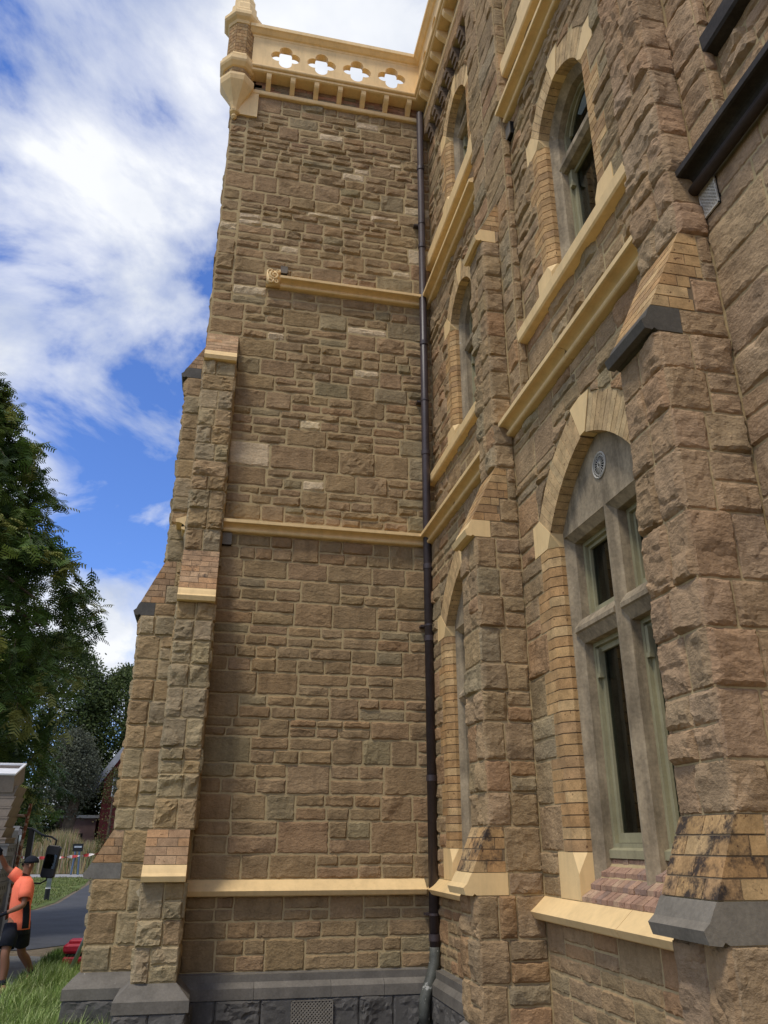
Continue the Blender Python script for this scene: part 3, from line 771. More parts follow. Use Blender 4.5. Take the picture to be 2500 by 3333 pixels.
    if lower:
        for s in (-1, 1):
            for z0, z1 in ((1.85, 3.42), (3.62, 4.30)):
                a0, a1 = sorted((s * .072, s * (op - .07)))
                ring(a0 + .001, a1 - .001, z0, z1, .035, gd - .06, gd + .02, 'window_frame')
                if z0 < 2:
                    ring(a0 + .036, a1 - .036, z0 + .055, z1 - .036, .045, gd - .05, gd - .012)
                    for e in (a0 + .045, a1 - .085): G().box(fr, e, e + .04, z1 - .26, z1 - .06, gd - .012, gd + .02).box(fr, e - .004, e + .044, z1 - .29, z1 - .255, gd - .012, gd + .03).build('sash_horn', 'green', win)
                else: ring(a0 + .036, a1 - .036, z0 + .055, z1 - .036, .03, gd - .05, gd - .012)
                G().box(fr, a0, a1, z0 + .02, z1, gd - .045, gd - .035).build('glass', 'glass', win)
            G().ext_a(fr, [(gd + .06, 1.80), (gd + .06, 1.855), (gd - .05, 1.90), (gd - .05, 1.80)], *sorted((s * .073, s * (op - .071)))).build('timber_sill', 'green', win)
        # roundel in the tympanum
        q = G(); rz = 4.708
        def circ(r, d, rad, n=28): q.tube([fr.P(r * math.cos(2 * math.pi * k / n), rz + r * math.sin(2 * math.pi * k / n), d) for k in range(n + 1)], rad, 5)
        circ(.105, rv + .006, .008); circ(.082, rv + .004, .004); circ(.02, rv + .006, .006)
        for k in range(18):
            t = 2 * math.pi * k / 18
            q.tube([fr.P(.02 * math.cos(t), rz + .02 * math.sin(t), rv + .005), fr.P(.082 * math.cos(t), rz + .082 * math.sin(t), rv + .005)], .003, 4)
            q.tube([fr.P(.092 * math.cos(t) + .009 * math.cos(u), rz + .092 * math.sin(t) + .009 * math.sin(u), rv + .005) for u in (0, 1.57, 3.14, 4.71, 6.28)], .0028, 4)
        q.build('vent_roundel', 'grey_light', win)
        G().tube([fr.P(0, rz, rv - .01), fr.P(0, rz, rv + .002)], .10, 28).build('roundel_void', 'hole', win)
        # brick sill in four stepped rows
        sb = Pieces()
        for r in range(4):
            n = 19; f0 = .0 - .078 * r
            for k in range(n):
                a0 = -op + 2 * op * k / n + .003; a1 = -op + 2 * op * (k + 1) / n - .003
                if r == 3 and abs(a0 + a1) / 2 < .07: continue
                zb = 1.508 + .083 * r; c = rng.choice([(.40, .25, .165), (.36, .22, .15), (.43, .29, .19), (.30, .20, .15)]); j = rng.uniform(-.004, .004)
                sb.new(.08).ext_a(fr, [(f0 + j, zb), (f0 + j, zb + .032), (f0 - .10, zb + .092), (f0 - .10, zb)], a0, a1, (*c, rng.uniform(.15, .4)))
        sb.emit('sill_brick', 'brick', win)
        G().ext_a(fr, [(-.012, 1.505), (-.25, 1.78), (-.25, 1.505)], -op, op).build('sill_bed', 'mortar', win)
    else:
        zt = w['zb'] + 1.16
        sweep_path = [(a - .075 if a > .08 else max(a - .075, 0) if i else a, z - (.075 if a < .35 else 0)) for i, (a, z) in enumerate(path)]
        P2 = [(op - .07, base_z), (op - .07, w['zi'] - .02)] + [(a * (op - .07) / op, w['zi'] + (z - w['zi']) * .80) for a, z in arch]
        fl2 = P2 + [(-a, z) for a, z in P2[::-1]][1:]
        q = G(); sweep(q, fl2, [(-.01, gd + .02), (.035, gd + .02), (.035, gd - .05), (-.01, gd - .05)]); q.build('window_frame', 'green', win)
        ring(-op + .105, op - .105, base_z + .02, zt - .04, .045, gd - .05, gd - .01)
        q = G(); sweep(q, [(a * .86, z - .03) for a, z in fl2 if z > zt] , [(0, gd - .01), (.035, gd - .01), (.035, gd - .05), (0, gd - .05)]); q.build('sash', 'green', win)
        for e in (-op + .115, op - .155): G().box(fr, e, e + .04, zt - .24, zt - .05, gd - .01, gd + .025).box(fr, e - .004, e + .044, zt - .27, zt - .235, gd - .01, gd + .035).build('sash_horn', 'green', win)
        G().box(fr, -op, op, base_z, w['ia'], gd - .045, gd - .035).build('glass', 'glass', win)
    cg = G(); cw = .30 * op
    for s in (-1, 1):
        pts = [(s * (op - .05 - cw * t / 12), gd - .12 - .012 * (t % 2)) for t in range(13)]
        cg.ext_z(fr, pts + [(a, d - .004) for a, d in pts[::-1]], w['z0'] + .1, w['zi'] - .05)
    cg.build('curtain', 'curtain', win)
    # room: back panel so that no sky shows through
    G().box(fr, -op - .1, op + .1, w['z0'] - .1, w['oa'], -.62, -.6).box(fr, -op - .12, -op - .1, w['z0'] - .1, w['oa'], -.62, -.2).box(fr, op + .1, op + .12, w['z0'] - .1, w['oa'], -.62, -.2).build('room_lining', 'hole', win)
M['grey_light'] = material('pale_cast_stone', (.52, .49, .42), rough=.8, var=.15, bump=.1)
for i, (ac, rec, w) in enumerate(WINS): window(ac, rec, w, i % 2 == 0)

# ================================================================== PARAPET
def quatrefoil(cx, cz, r=.116, o=.142, n=10):
    """closed outline of four overlapping lobes"""
    pts = []
    for q in range(4):
        ca = q * math.pi / 2; c = (cx + o * math.cos(ca), cz + o * math.sin(ca))
        # half opening angle where neighbouring lobes meet on the diagonal
        m = o / math.sqrt(2); hh = math.sqrt(max(r * r - m * m, 1e-6)); dq = m + hh      # distance of the meeting point from the centre
        px, pz = dq * math.cos(math.pi / 4) - o, dq * math.sin(math.pi / 4)
        t = math.atan2(pz, px)
        for k in range(n): pts.append((c[0] + r * math.cos(ca - t + 2 * t * k / n), c[1] + r * math.sin(ca - t + 2 * t * k / n)))
    return pts
def pierced_panel(fr, a0, a1, z0, z1, holes, d0, d1, name='pierced_panel'):
    bm = bmesh.new()
    def loop(pts):
        vs = [bm.verts.new(fr.P(a, z, d1)) for a, z in pts]
        return [bm.edges.new((vs[i], vs[(i + 1) % len(vs)])) for i in range(len(vs))]
    ed = loop([(a0, z0), (a1, z0), (a1, z1), (a0, z1)])
    for c in holes: ed += loop(quatrefoil(*c))
    bmesh.ops.triangle_fill(bm, use_beauty=True, edges=ed)
    ex = bmesh.ops.extrude_face_region(bm, geom=bm.faces[:])
    off = Vector(fr.n) * (d0 - d1)
    bmesh.ops.translate(bm, vec=off, verts=[v for v in ex['geom'] if isinstance(v, bmesh.types.BMVert)])
    bmesh.ops.recalc_face_normals(bm, faces=bm.faces)
    me = bpy.data.meshes.new(name); bm.to_mesh(me); bm.free(); me.materials.append(M['cream'])
    o = bpy.data.objects.new(name, me); COL.objects.link(o); return o
def parapet(fr, a0, a1, step, first, nb, frieze, b0=None):
    """frieze with brackets, moulded cornice, pierced panel and coping"""
    fil = [(-.1, 13.82), (.055, 13.82), (.065, 13.84), (.065, 13.90), (.01, 13.935), (-.1, 13.935)]
    crn = [(-.1, 14.17), (.20, 14.17), (.225, 14.185), (.225, 14.225), (.20, 14.235)]
    for t in range(7):
        a = math.radians(-90 + 30 * t); crn.append((.225 + .035 * math.cos(a), 14.275 + .035 * math.sin(a)))
    crn += [(.19, 14.32), (.175, 14.34), (.20, 14.36), (.20, 14.385), (.15, 14.43), (-.1, 14.43)]
    cop = [(-.08, 15.08), (.13, 15.08), (.15, 15.10), (.155, 15.135), (.185, 15.15), (.235, 15.20), (.26, 15.215), (.26, 15.29), (.235, 15.32), (.10, 15.36), (-.08, 15.36)]
    par = G().ext_a(fr, crn, a0, a1).build('parapet', 'cream', building)
    G().ext_a(fr, fil, a0, a1).build('lower_fillet', 'cream', par)
    G().ext_a(fr, cop, a0, a1).build('coping', 'cream', par)
    G().box(fr, a0, a1, 13.93, 14.172, -.2, -.004, (.30, .18, .11, .2)).build('frieze_bed', 'mortar', par)
    brk = Pieces()
    for k in range(nb):
        a = first + k * step
        poly = [(-.05, 13.94), (.035, 13.955), (.075, 13.99)] + [(.09 + .115 * math.sin(t), 14.14 - .115 * math.cos(t) + .0) for t in (.5, .9, 1.2, 1.5)] + [(.21, 14.171), (-.05, 14.171)]
        brk.new(.1).ext_a(fr, poly, a - .042, a + .042)
    brk.emit('bracket', 'cream', par)
    fb = Pieces()
    lo, hi = frieze
    for c in range(3):
        x = lo + (.11 if c % 2 else 0)
        while x < hi:
            fb.new(.05).box(fr, x, min(x + .215, hi), 13.937 + c * .078, 13.937 + c * .078 + .072, -.06, .004 + rng.uniform(0, .01), (.33 * rng.uniform(.7, 1.1), .19, .115, .35)); x += .222
    fb.emit('frieze_brick', 'brick', par, 120)
    return par
pA = parapet(FA, -3.12, .30, .4157, -2.733, 7, (-2.95, -.05))
hp = pierced_panel(FA, -3.05, .09, 14.42, 15.09, [(-2.47, 14.71), (-1.83, 14.71), (-1.19, 14.71), (-.55, 14.71)], .04, .145); hp.parent = pA
FP = FB.sh(0, -.10); FP.o.z = .003
pB = parapet(FP, -.30, 9.0, .372, .42, 20, (.2, 8.5))
hp = pierced_panel(FP, -.06, 9.0, 14.42, 15.09, [(.55 + .64 * k, 14.71) for k in range(12)], .04, .145); hp.parent = pB
# apron block under the corner turret
apron = [(XL + .02, 13.28), (-2.88, 13.28), (-2.88, 13.825), (XL, 13.825), (XL, 13.30)]
G().ext_d(FA, apron, -.05, .05).build('turret_apron', 'cream', building)

# ================================================================== CORNER TURRET
TC = (-3.26, -.03); ph = math.pi / 8
def oct_(rs, tint=(1, 1, 1, 0)): return G().lathe(TC, [(r / math.cos(math.pi / 8), z) for r, z in rs], 8, ph, tint)
tur = oct_([(.02, 13.16), (.05, 13.20), (.035, 13.25), (.075, 13.28), (.085, 13.31), (.05, 13.35), (.065, 13.40), (.095, 13.48), (.145, 13.58), (.20, 13.68), (.265, 13.80), (.285, 13.88), (.285, 13.93), (.25, 13.95), (.2, 13.96), (.2, 14.12), (.25, 14.14), (.30, 14.20), (.315, 14.24), (.315, 14.30), (.285, 14.34), (.29, 14.38), (.25, 14.45), (.2, 14.47), (.2, 15.22), (.23, 15.23), (.25, 15.28), (.30, 15.32), (.325, 15.36), (.325, 15.43), (.29, 15.50), (.25, 15.53), (.25, 15.60), (.22, 15.66), (.215, 15.78), (.18, 15.86), (.18, 15.98), (.14, 16.1), (.10, 16.6), (.02, 17.3)]).build('turret', 'cream', building)
tb = Pieces()
def turret_bricks(z0, z1, r, n):
    R8 = r / math.cos(math.pi / 8); h = (z1 - z0) / n
    for c in range(n):
        for k in range(8):
            p = [Vector((TC[0] + R8 * math.cos(ph + math.pi / 4 * (k + q)), TC[1] + R8 * math.sin(ph + math.pi / 4 * (k + q)), 0)) for q in (0, 1)]
            inn = [Vector((TC[0], TC[1], 0)).lerp(x, .85) for x in p]
            cut = [(0, .5), (.5, 1)] if c % 2 else [(0, .28), (.28, .72), (.72, 1)]
            for u0, u1 in cut:
                u0 += .018; u1 -= .018
                q = [p[0].lerp(p[1], u0), p[0].lerp(p[1], u1), inn[0].lerp(inn[1], u1), inn[0].lerp(inn[1], u0)]
                tb.new(.05).loft([[(v.x, v.y, zz) for v in q] for zz in (z0 + c * h + .005, z0 + (c + 1) * h - .005)], tint_brick(.2, .85))
turret_bricks(13.955, 14.125, .222, 2); turret_bricks(14.47, 15.22, .222, 9)
G().lathe(TC, [(.232, 13.95), (.232, 14.13)], 8, ph).lathe(TC, [(.232, 14.46), (.232, 15.225)], 8, ph).build('mortar_bed', 'mortar', tur)
tb.emit('brick', 'brick', tur)

# ================================================================== DOWNPIPE, VENTS
pp = G(); px, py = -.07, -.13
pp.tube([(px, py, .74), (px + .035, py, 13.95)], .057, 18)
dpipe = pp.build('downpipe', 'pipe', building, smooth=True)
for z in (.86, 2.6, 4.35, 5.35, 7.1, 9.0, 10.9, 12.6):
    G().tube([(px + z * .0026, py, z), (px + z * .0026, py, z + .07)], .067, 18).build('collar', 'pipe', dpipe, smooth=False)
for z in (1.12, 4.55, 8.0, 11.4): G().tube([(px + z * .0026, py, z), (px + z * .0026, py, z + .025)], .064, 18).box(FA, px - .09, px + .09, z, z + .025, 0, .1).build('clip', 'pipe', dpipe)
G().tube([(px, py, .80), (px, py, .70), (px - .01, py - .012, .64), (px - .045, py - .045, .54), (px - .13, py - .11, .38), (px - .16, py - .135, .31), (px - .17, py - .145, .24), (px - .17, py - .145, .05)], [.058, .06, .062, .062, .062, .062, .062, .066], 16).build('pipe_shoe', 'pipe_grey', dpipe, smooth=True)
def lattice(fr, a0, a1, z0, z1, d, n, name, mat='grille', bars=.006, parent=building):
    G().box(fr, a0, a1, z0, z1, -.04, d).build(name, 'hole', parent)
    o = G(); nx = n; h = z1 - z0; w = a1 - a0; s = w / nx
    k = -int(h / s) - 1
    while k < nx + 1:
        for sg in (1, -1):
            # diagonal bar clipped to the panel
            x0, zz0 = (a0 + k * s, z0) if sg == 1 else (a0 + k * s, z1)
            t0 = max(0, a0 - x0); t1 = min(h, a1 - x0)
            if t1 - t0 > .01:
                pa = (x0 + t0, zz0 + sg * t0); pb = (x0 + t1, zz0 + sg * t1); q = bars * .7
                o.ext_d(fr, [(pa[0] - q, pa[1] + q * sg), (pa[0] + q, pa[1] - q * sg), (pb[0] + q, pb[1] - q * sg), (pb[0] - q, pb[1] + q * sg)], d, d + .006 + (.002 if sg == 1 else 0))
        k += 1
    b = .008
    for x0, x1, y0, y1 in ((a0, a1, z0, z0 + b), (a0, a1, z1 - b, z1), (a0, a0 + b, z0, z1), (a1 - b, a1, z0, z1)): o.box(fr, x0, x1, y0, y1, d - .002, d + .011)
    o.build('grille_bars', mat, bpy.data.objects[name] if False else parent)
lattice(FA, -2.31, -2.205, 10.07, 10.20, .055, 5, 'vent')
lattice(FA, -2.84, -2.72, 5.53, 5.69, .05, 5, 'vent')
lattice(FA, -1.69, -1.235, .06, .325, .17, 12, 'vent', 'grille_pale', bars=.0065)
lattice(FB, 6.69, 6.85, 5.48, 5.69, .014, 6, 'vent', 'grey_light', .0035)
lattice(F1, 3.63, 3.76, 9.50, 9.68, .05, 5, 'vent')

# ================================================================== GROUND
M['asphalt'] = material('asphalt', (.060, .062, .068), rough=.9, var=.2, vscale=1.2, bump=.5, bscale=120, bdist=.004, spots=((.14, .14, .14), 90, .68))
M['concrete'] = material('old_concrete', (.13, .13, .125), rough=.9, var=.3, vscale=2, bump=.4, bscale=60, bdist=.005, spots=((.3, .29, .27), 6, .66))
M['pale_path'] = material('pale_path', (.30, .30, .30), rough=.9, var=.15, vscale=1, bump=.3)
M['lawn'] = material('lawn_turf', (.105, .135, .035), rough=1, var=.35, vscale=.8, bump=.8, bscale=30, bdist=.05, spots=((.20, .18, .09), 1.7, .60))
M['soil'] = material('dry_soil', (.16, .125, .08), rough=1, var=.3, vscale=5, bump=.8, bscale=40, bdist=.02)
M['blade'] = material('grass_blade', attr=True, rough=.7, var=.1, vscale=2, bump=0, spec=.2)
def sheet(name, pts, z, mat, kind='structure'):
    return G().add([(x, y, z) for x, y in pts], [tuple(range(len(pts)))]).build(name, mat, kind=kind)
gd_ = G(); n = 24
for i in range(n):
    for j in range(n): pass
sheet('ground', [(-900, -900), (900, -900), (900, 1500), (-900, 1500)], -.02, 'soil')
sheet('lawn', [(-60, 7.2), (-4.0, 6.6), (-3.4, 6.3), (-3.4, -9), (-60, -9)], -.012, 'lawn')
sheet('road', [(-40, 9.6), (-7.2, 7.9), (-5.85, 8.1), (-5.07, 9.0), (-3.4, 9.6), (-3.4, 60), (-9.6, 60), (-8.3, 40), (-7.95, 33), (-7.35, 21), (-7.5, 18), (-9, 16.6), (-13, 15.6), (-40, 15)], -.008, 'asphalt')
sheet('far_lawn', [(-60, 15.4), (-13, 15.9), (-9.1, 16.9), (-7.65, 18.2), (-7.5, 21), (-8.1, 33), (-8.9, 41.5), (-60, 41.5)], -.006, 'lawn')
sheet('path', [(-60, 42), (-8.6, 42), (-8.8, 46.5), (-60, 46.5)], -.004, 'pale_path')
sheet('concrete_pad', [(-9, 1.2), (-5.15, 2.6), (-4.98, 4.0), (-5.15, 6.8), (-5.7, 7.15), (-9, 7.3)], -.006, 'concrete')
sheet('pavement', [(-3.4, -14), (0, -14), (0, -.1), (-3.4, -.1)], .012, 'soil')

def grass(name, n, region, h, colors, lean=.6, wid=.004, clump=None, seed=3):
    r = random.Random(seed); V, Fc, T = [], [], []
    k = 0
    while k < n:
        x, y = region(r)
        cl = vnoise(np.array([x * 2.2]), np.array([y * 2.2]), 4)[0]
        if clump and cl < clump * r.random(): continue
        hh = h * r.uniform(.5, 1.2) * (.55 + .9 * cl); az = r.uniform(0, 6.283) if r.random() < .45 else r.gauss(5.6, .8); l = r.uniform(.2, 1.3) * lean
        w = wid * r.uniform(.7, 1.5); px, py = -math.sin(az) * w, math.cos(az) * w
        c = r.choice(colors); q = r.uniform(.75, 1.25); c = (c[0] * q, c[1] * q, c[2] * q, 0)
        o = len(V); x0, y0, z0 = x, y, 0.0; pit = 0.1
        for s in range(4):
            f = 1 - s / 3.2 if s < 3 else 0.06
            V.append((x0 - px * f, y0 - py * f, z0)); V.append((x0 + px * f, y0 + py * f, z0)); T += [c, c]
            pit += l * .55; x0 += math.cos(az) * math.sin(pit) * hh / 3; y0 += math.sin(az) * math.sin(pit) * hh / 3; z0 += math.cos(pit) * hh / 3; z0 = max(z0, .012)
        for s in range(3): Fc.append((o + 2 * s, o + 2 * s + 1, o + 2 * s + 3, o + 2 * s + 2))
        k += 1
    gg = G(); gg.v, gg.f, gg.t = V, Fc, T
    return gg.build(name, 'blade', kind='stuff')
GC = [(.20, .29, .07), (.27, .37, .11), (.14, .21, .045), (.50, .54, .26), (.34, .42, .15)]
def reg_long(r):
    y = r.uniform(-.8, 5.0); xr = -3.46 if y < .15 else -4.1 if y < .95 else -3.5
    edge = -5.35 + (.28 if y > 1.5 else 0) + .12 * math.sin(y * 4)
    return (r.uniform(edge, xr), y)
grass('long_grass', 32000, reg_long, .27, GC, .95, .0045, .5)
grass('grass_tufts', 9000, lambda r: (r.uniform(-5.3, -3.5), r.uniform(4.2, 7.6)), .13, [(.07, .13, .025), (.10, .17, .035)], .8, .005, .8, 5)
def reg_far(r):
    y = 16.2 + 26 * r.random() ** 1.6; return (r.uniform(-12.5 - y * .05, -7.75 - (y > 30) * .5), y)
grass('lawn_grass', 16000, reg_far, .07, [(.16, .20, .05), (.12, .17, .04), (.24, .24, .09)], .7, .012, .3, 6)
grass('wall_weeds', 500, lambda r: (r.uniform(-2.8, -.1), r.uniform(-.45, -.2)), .06, [(.2, .22, .09), (.30, .25, .14)], .9, .003, None, 8)
# loose soil and chips along the foot of the wall
gr = G(); r = random.Random(4)
for _ in range(1500):
    x, y, s = r.uniform(-2.8, -.12), r.uniform(-.6, -.17), r.uniform(.006, .02); c = r.uniform(.12, .3)
    gr.add([(x - s, y, .012), (x + s, y - s * .5, .012), (x, y + s, .012), (x + r.uniform(-s, s) * .4, y, .012 + s)], [(0, 1, 3), (1, 2, 3), (2, 0, 3)], (c, c * .85, c * .65, 0))
gr.build('gravel', 'blade', kind='stuff')

# ================================================================== TREES
M['bark'] = material('grey_brown_bark', (.10, .075, .05), rough=1, var=.4, vscale=4, bump=1, bscale=18, bdist=.05)
def leafmat(name, trans):
    m = bpy.data.materials.new(name); m.use_nodes = True; nt = m.node_tree; b = nt.nodes['Principled BSDF']
    a = nt.nodes.new('ShaderNodeAttribute'); a.attribute_name = 'tint'; nt.links.new(a.outputs['Color'], b.inputs['Base Color'])
    b.inputs['Roughness'].default_value = .55; b.inputs['Specular IOR Level'].default_value = .25
    tr = nt.nodes.new('ShaderNodeBsdfTranslucent'); nt.links.new(a.outputs['Color'], tr.inputs[0])
    mxn = nt.nodes.new('ShaderNodeMixShader'); mxn.inputs[0].default_value = trans
    nt.links.new(b.outputs[0], mxn.inputs[1]); nt.links.new(tr.outputs[0], mxn.inputs[2]); nt.links.new(mxn.outputs[0], nt.nodes['Material Output'].inputs[0])
    return m
M['leaf'] = leafmat('leaf', .3)
def frond(gg, p, d, L, c, r, nl=7):
    """a drooping pinnate leaf: stem strip and paired leaflets"""
    d = d.normalized(); side = d.cross(Vector((0, 0, 1)))
    side = side.normalized() if side.length > .1 else Vector((1, 0, 0))
    side = (side + Vector((0, 0, r.uniform(-.5, .5)))).normalized()
    q = Vector(p); cur = Vector(d); V, Fc = [], []
    for k in range(nl):
        cur = (cur + Vector((0, 0, -.13))).normalized(); q2 = q + cur * L / nl
        ll = L * .34 * (1 - .45 * abs(k / nl - .4)); lw = L * .085
        for s in (-1, 1):
            tip = q + side * s * ll + cur * ll * .35 + Vector((0, 0, -ll * .35)); o = len(V)
            V += [q - cur * lw * .5, q + cur * lw, tip + cur * lw * .4, tip - cur * lw * .4]; Fc.append((o, o + 1, o + 2, o + 3))
        q = q2
    gg.add(V, Fc, c)
def tree(loc, label, trunk_r, trunk_h, n_limb, crown_r, z0, z1, seed, leaf, group=None, lean=(0, 0), name='tree', limb_z=None):
    r = random.Random(seed); t = empty(name, loc, label, 'tree', group)
    q = G(); q.tube([(0, 0, -.1), (lean[0] * .3, lean[1] * .3, trunk_h * .4), (lean[0], lean[1], trunk_h), (lean[0] * 1.2, lean[1] * 1.2, z1 * .85)], [trunk_r * 1.2, trunk_r, trunk_r * .75, trunk_r * .15], 10)
    for k in range(n_limb):
        zz = r.uniform(trunk_h * .7, z1 * .8); az = r.uniform(0, 6.283); f = zz / trunk_h if zz < trunk_h else 1
        b = Vector((lean[0] * f, lean[1] * f, zz)); L = crown_r(zz + 1.0) * r.uniform(.6, .95)
        dr = Vector((math.cos(az), math.sin(az), 0)); q.tube([b, b + dr * L * .4 + Vector((0, 0, L * .25)), b + dr * L * .75 + Vector((0, 0, L * .28)), b + dr * L + Vector((0, 0, L * .12))], [trunk_r * .35, trunk_r * .22, trunk_r * .12, .02], 6)
    o = q.build('trunk', 'bark', t, smooth=True)
    cr = G(); leaf(cr, r, crown_r, z0, z1); o = cr.build('crown', M['leaf'], t)
    return t
def interp(tab, z):
    if z <= tab[0][0]: return tab[0][1]
    for (a, x), (b, y) in zip(tab, tab[1:]):
        if a <= z <= b: return x + (y - x) * (z - a) / (b - a)
    return tab[-1][1]
# big drooping tree: outline radius by height (crown centre at x=-10.6)
OUT = [(1.6, 3.3), (2.2, 4.1), (2.9, 4.3), (4.2, 4.5), (5.6, 4.75), (6.0, 4.4), (7.0, 4.4), (7.5, 4.8), (8.6, 4.75), (9.0, 4.0), (9.4, 3.4), (10.4, 2.9), (11.2, 3.2), (12.2, 2.5), (13.3, 1.8), (14.2, 1.1), (15.0, .4)]
def leaves_pinnate(cr, r, R_, z0, z1):
    cols = [(.065, .115, .024), (.09, .15, .03), (.045, .08, .018), (.14, .19, .04), (.26, .27, .07)]
    # sprays: clusters of fronds on drooping twigs
    for _ in range(2000):
        z = r.uniform(z0, z1); az = r.uniform(-2.6, 1.2); rr = R_(z) * (1 - .55 * r.random() ** 2.0) * r.uniform(.86, 1.03)
        c = Vector((math.cos(az) * rr, math.sin(az) * rr, z)); outd = Vector((math.cos(az), math.sin(az), 0))
        dense = vnoise(np.array([z * .9 + az * 2]), np.array([rr * 1.1 + az]), 9)[0]
        if dense < .22 + .30 * max(0, rr / R_(z) - .62) / .38 and r.random() < .85: continue
        tip = rr > R_(z) * .88
        tw = outd * r.uniform(.3, .8) + Vector((r.uniform(-.4, .4), r.uniform(-.4, .4), r.uniform(-.8, .25 if not tip else .5)))
        L = r.uniform(.5, 1.2); base = c - tw.normalized() * L * .5
        cc = r.choice(cols[:4] if not tip else cols[1:]); q = r.uniform(.75, 1.2); cc = (cc[0] * q, cc[1] * q, cc[2] * q, 0)
        nf = r.randint(9, 15)
        cr.tube([base, base + tw.normalized() * L * .5 + Vector((0, 0, .03)), base + tw.normalized() * L], [.012, .008, .003], 3, (.08, .06, .03, 0), False)
        for k in range(nf):
            p = base + tw.normalized() * L * (k + .5) / nf
            d = tw.normalized() * .45 + Vector((r.uniform(-1, 1), r.uniform(-1, 1), r.uniform(-.7, .7)))
            frond(cr, p, d, r.uniform(.26, .44), cc, r, 5)
tree((-10.9, 12, 0), 'large dark green tree with drooping feathery leaves beside the truck', .45, 7, 14, lambda z: interp(OUT, z), 1.9, 15.1, 5, leaves_pinnate)
def leaves_clump(cols, size, n, squash=1.0, gaps=.36, ns=.5, droop=0):
    def f(cr, r, R_, z0, z1):
        k = 0
        while k < n:
            z = r.uniform(z0, z1); az = r.uniform(0, 6.283) if r.random() < .3 else r.uniform(-3.3, .4); rr = R_(z) * (1 - .5 * r.random() ** 2)
            x, y = math.cos(az) * rr, math.sin(az) * rr
            de = vnoise(np.array([x * ns + z * ns * .3]), np.array([z * ns * 1.4 + y * ns * .5]), 12)[0]
            if de < gaps and r.random() < .85: k += 1; continue
            x *= 1 + .12 * (de - .5); c = r.choice(cols); q = r.uniform(.7, 1.25); c = (c[0] * q, c[1] * q, c[2] * q, 0)
            for _ in range(7):
                p = Vector((x, y, z)) + Vector((r.gauss(0, 1), r.gauss(0, 1), r.gauss(0, .8))) * size * 1.6
                u = Vector((r.uniform(-1, 1), r.uniform(-1, 1), r.uniform(-1, .6) - droop)).normalized(); w = u.orthogonal().normalized()
                w = (w + u.cross(w) * r.uniform(-1, 1)).normalized(); s = size * r.uniform(.6, 1.3)
                cr.add([p, p + u * s * .5 + w * s * .28, p + u * s, p + u * s * .5 - w * s * .28], [(0, 1, 2, 3)], c)
            k += 1
    return f
DKG = [(.05, .075, .02), (.07, .10, .026), (.10, .13, .034)]
tree((-9.8, 58, 0), 'dense round evergreen tree rising behind the red house', .5, 6, 8, lambda z: interp([(2, 3), (6, 4.2), (10, 4.4), (12.5, 3.3), (14, 1.6), (15, .3)], z), 2, 14.9, 21, leaves_clump(DKG, .22, 9500, gaps=.2), 'trees at the back of the grounds')
tree((-15.2, 56, 0), 'tall dark tree at the back behind the feathery one', .5, 6, 8, lambda z: interp([(2, 3.5), (6, 4.6), (12, 4.6), (15, 2.8), (17, .5)], z), 2, 17, 22, leaves_clump(DKG, .24, 8000, gaps=.15), 'trees at the back of the grounds')
tree((-21.0, 54, 0), 'dark tree farthest left at the back of the grounds', .5, 6, 6, lambda z: interp([(1, 4), (8, 5), (13, 3), (15, .5)], z), 1, 15, 23, leaves_clump(DKG, .24, 3500, gaps=.2), 'trees at the back of the grounds')
tree((-12.0, 49.5, 0), 'grey green tree with a forked brown trunk in front of the red house', .42, 4.5, 7, lambda z: interp([(3.4, .6), (4.5, 1.5), (6.5, 1.7), (8, 1.1), (9, .3)], z), 3.4, 9.0, 24, leaves_clump([(.11, .12, .075), (.15, .16, .11), (.08, .09, .055)], .16, 2600, gaps=.35), None, (.5, 0))
tree((-8.9, 47.6, 0), 'small creeper covered tree against the red house wall', .10, 3, 4, lambda z: interp([(.4, .4), (2.5, .55), (5.0, .6), (6.6, .15)], z), .5, 6.4, 25, leaves_clump([(.10, .10, .03), (.14, .11, .04), (.06, .08, .02)], .13, 420, gaps=.35, droop=.5))
shrub = empty('shrub', (-15.0, 53.2, 0), 'low dark shrubs under the grey green tree', 'shrub')
q = G(); leaves_clump([(.02, .028, .01), (.03, .04, .012)], .2, 1600, gaps=.1)(q, random.Random(31), lambda z: 3.6 - z * .5, .2, 2.8); q.build('foliage', M['leaf'], shrub)

# tall tan ornamental grasses
def reg_orn(r): return (r.uniform(-15.5, -9.6), r.uniform(47.2, 49.0))
def orn(name, n, seed):
    r = random.Random(seed); gg = G()
    for _ in range(n):
        x, y = reg_orn(r); cl = vnoise(np.array([x * 1.1]), np.array([y]), 3)[0]
        h = r.uniform(1.4, 2.6) * (.6 + .6 * cl); lx, ly = r.gauss(0, .28), r.gauss(0, .2); w = .018; c = r.choice([(.36, .28, .14), (.44, .35, .20), (.26, .22, .10), (.18, .18, .07)])
        c = (*[v * r.uniform(.8, 1.2) for v in c], 0)
        gg.add([(x - w, y, 0), (x + w, y, 0), (x + lx * .4 + w, y + ly * .4, h * .6), (x + lx * .4 - w, y + ly * .4, h * .6), (x + lx, y + ly, h)], [(0, 1, 2, 3), (3, 2, 4)], c)
    return gg.build(name, 'blade', kind='stuff')
orn('tall_ornamental_grass', 9000, 12)

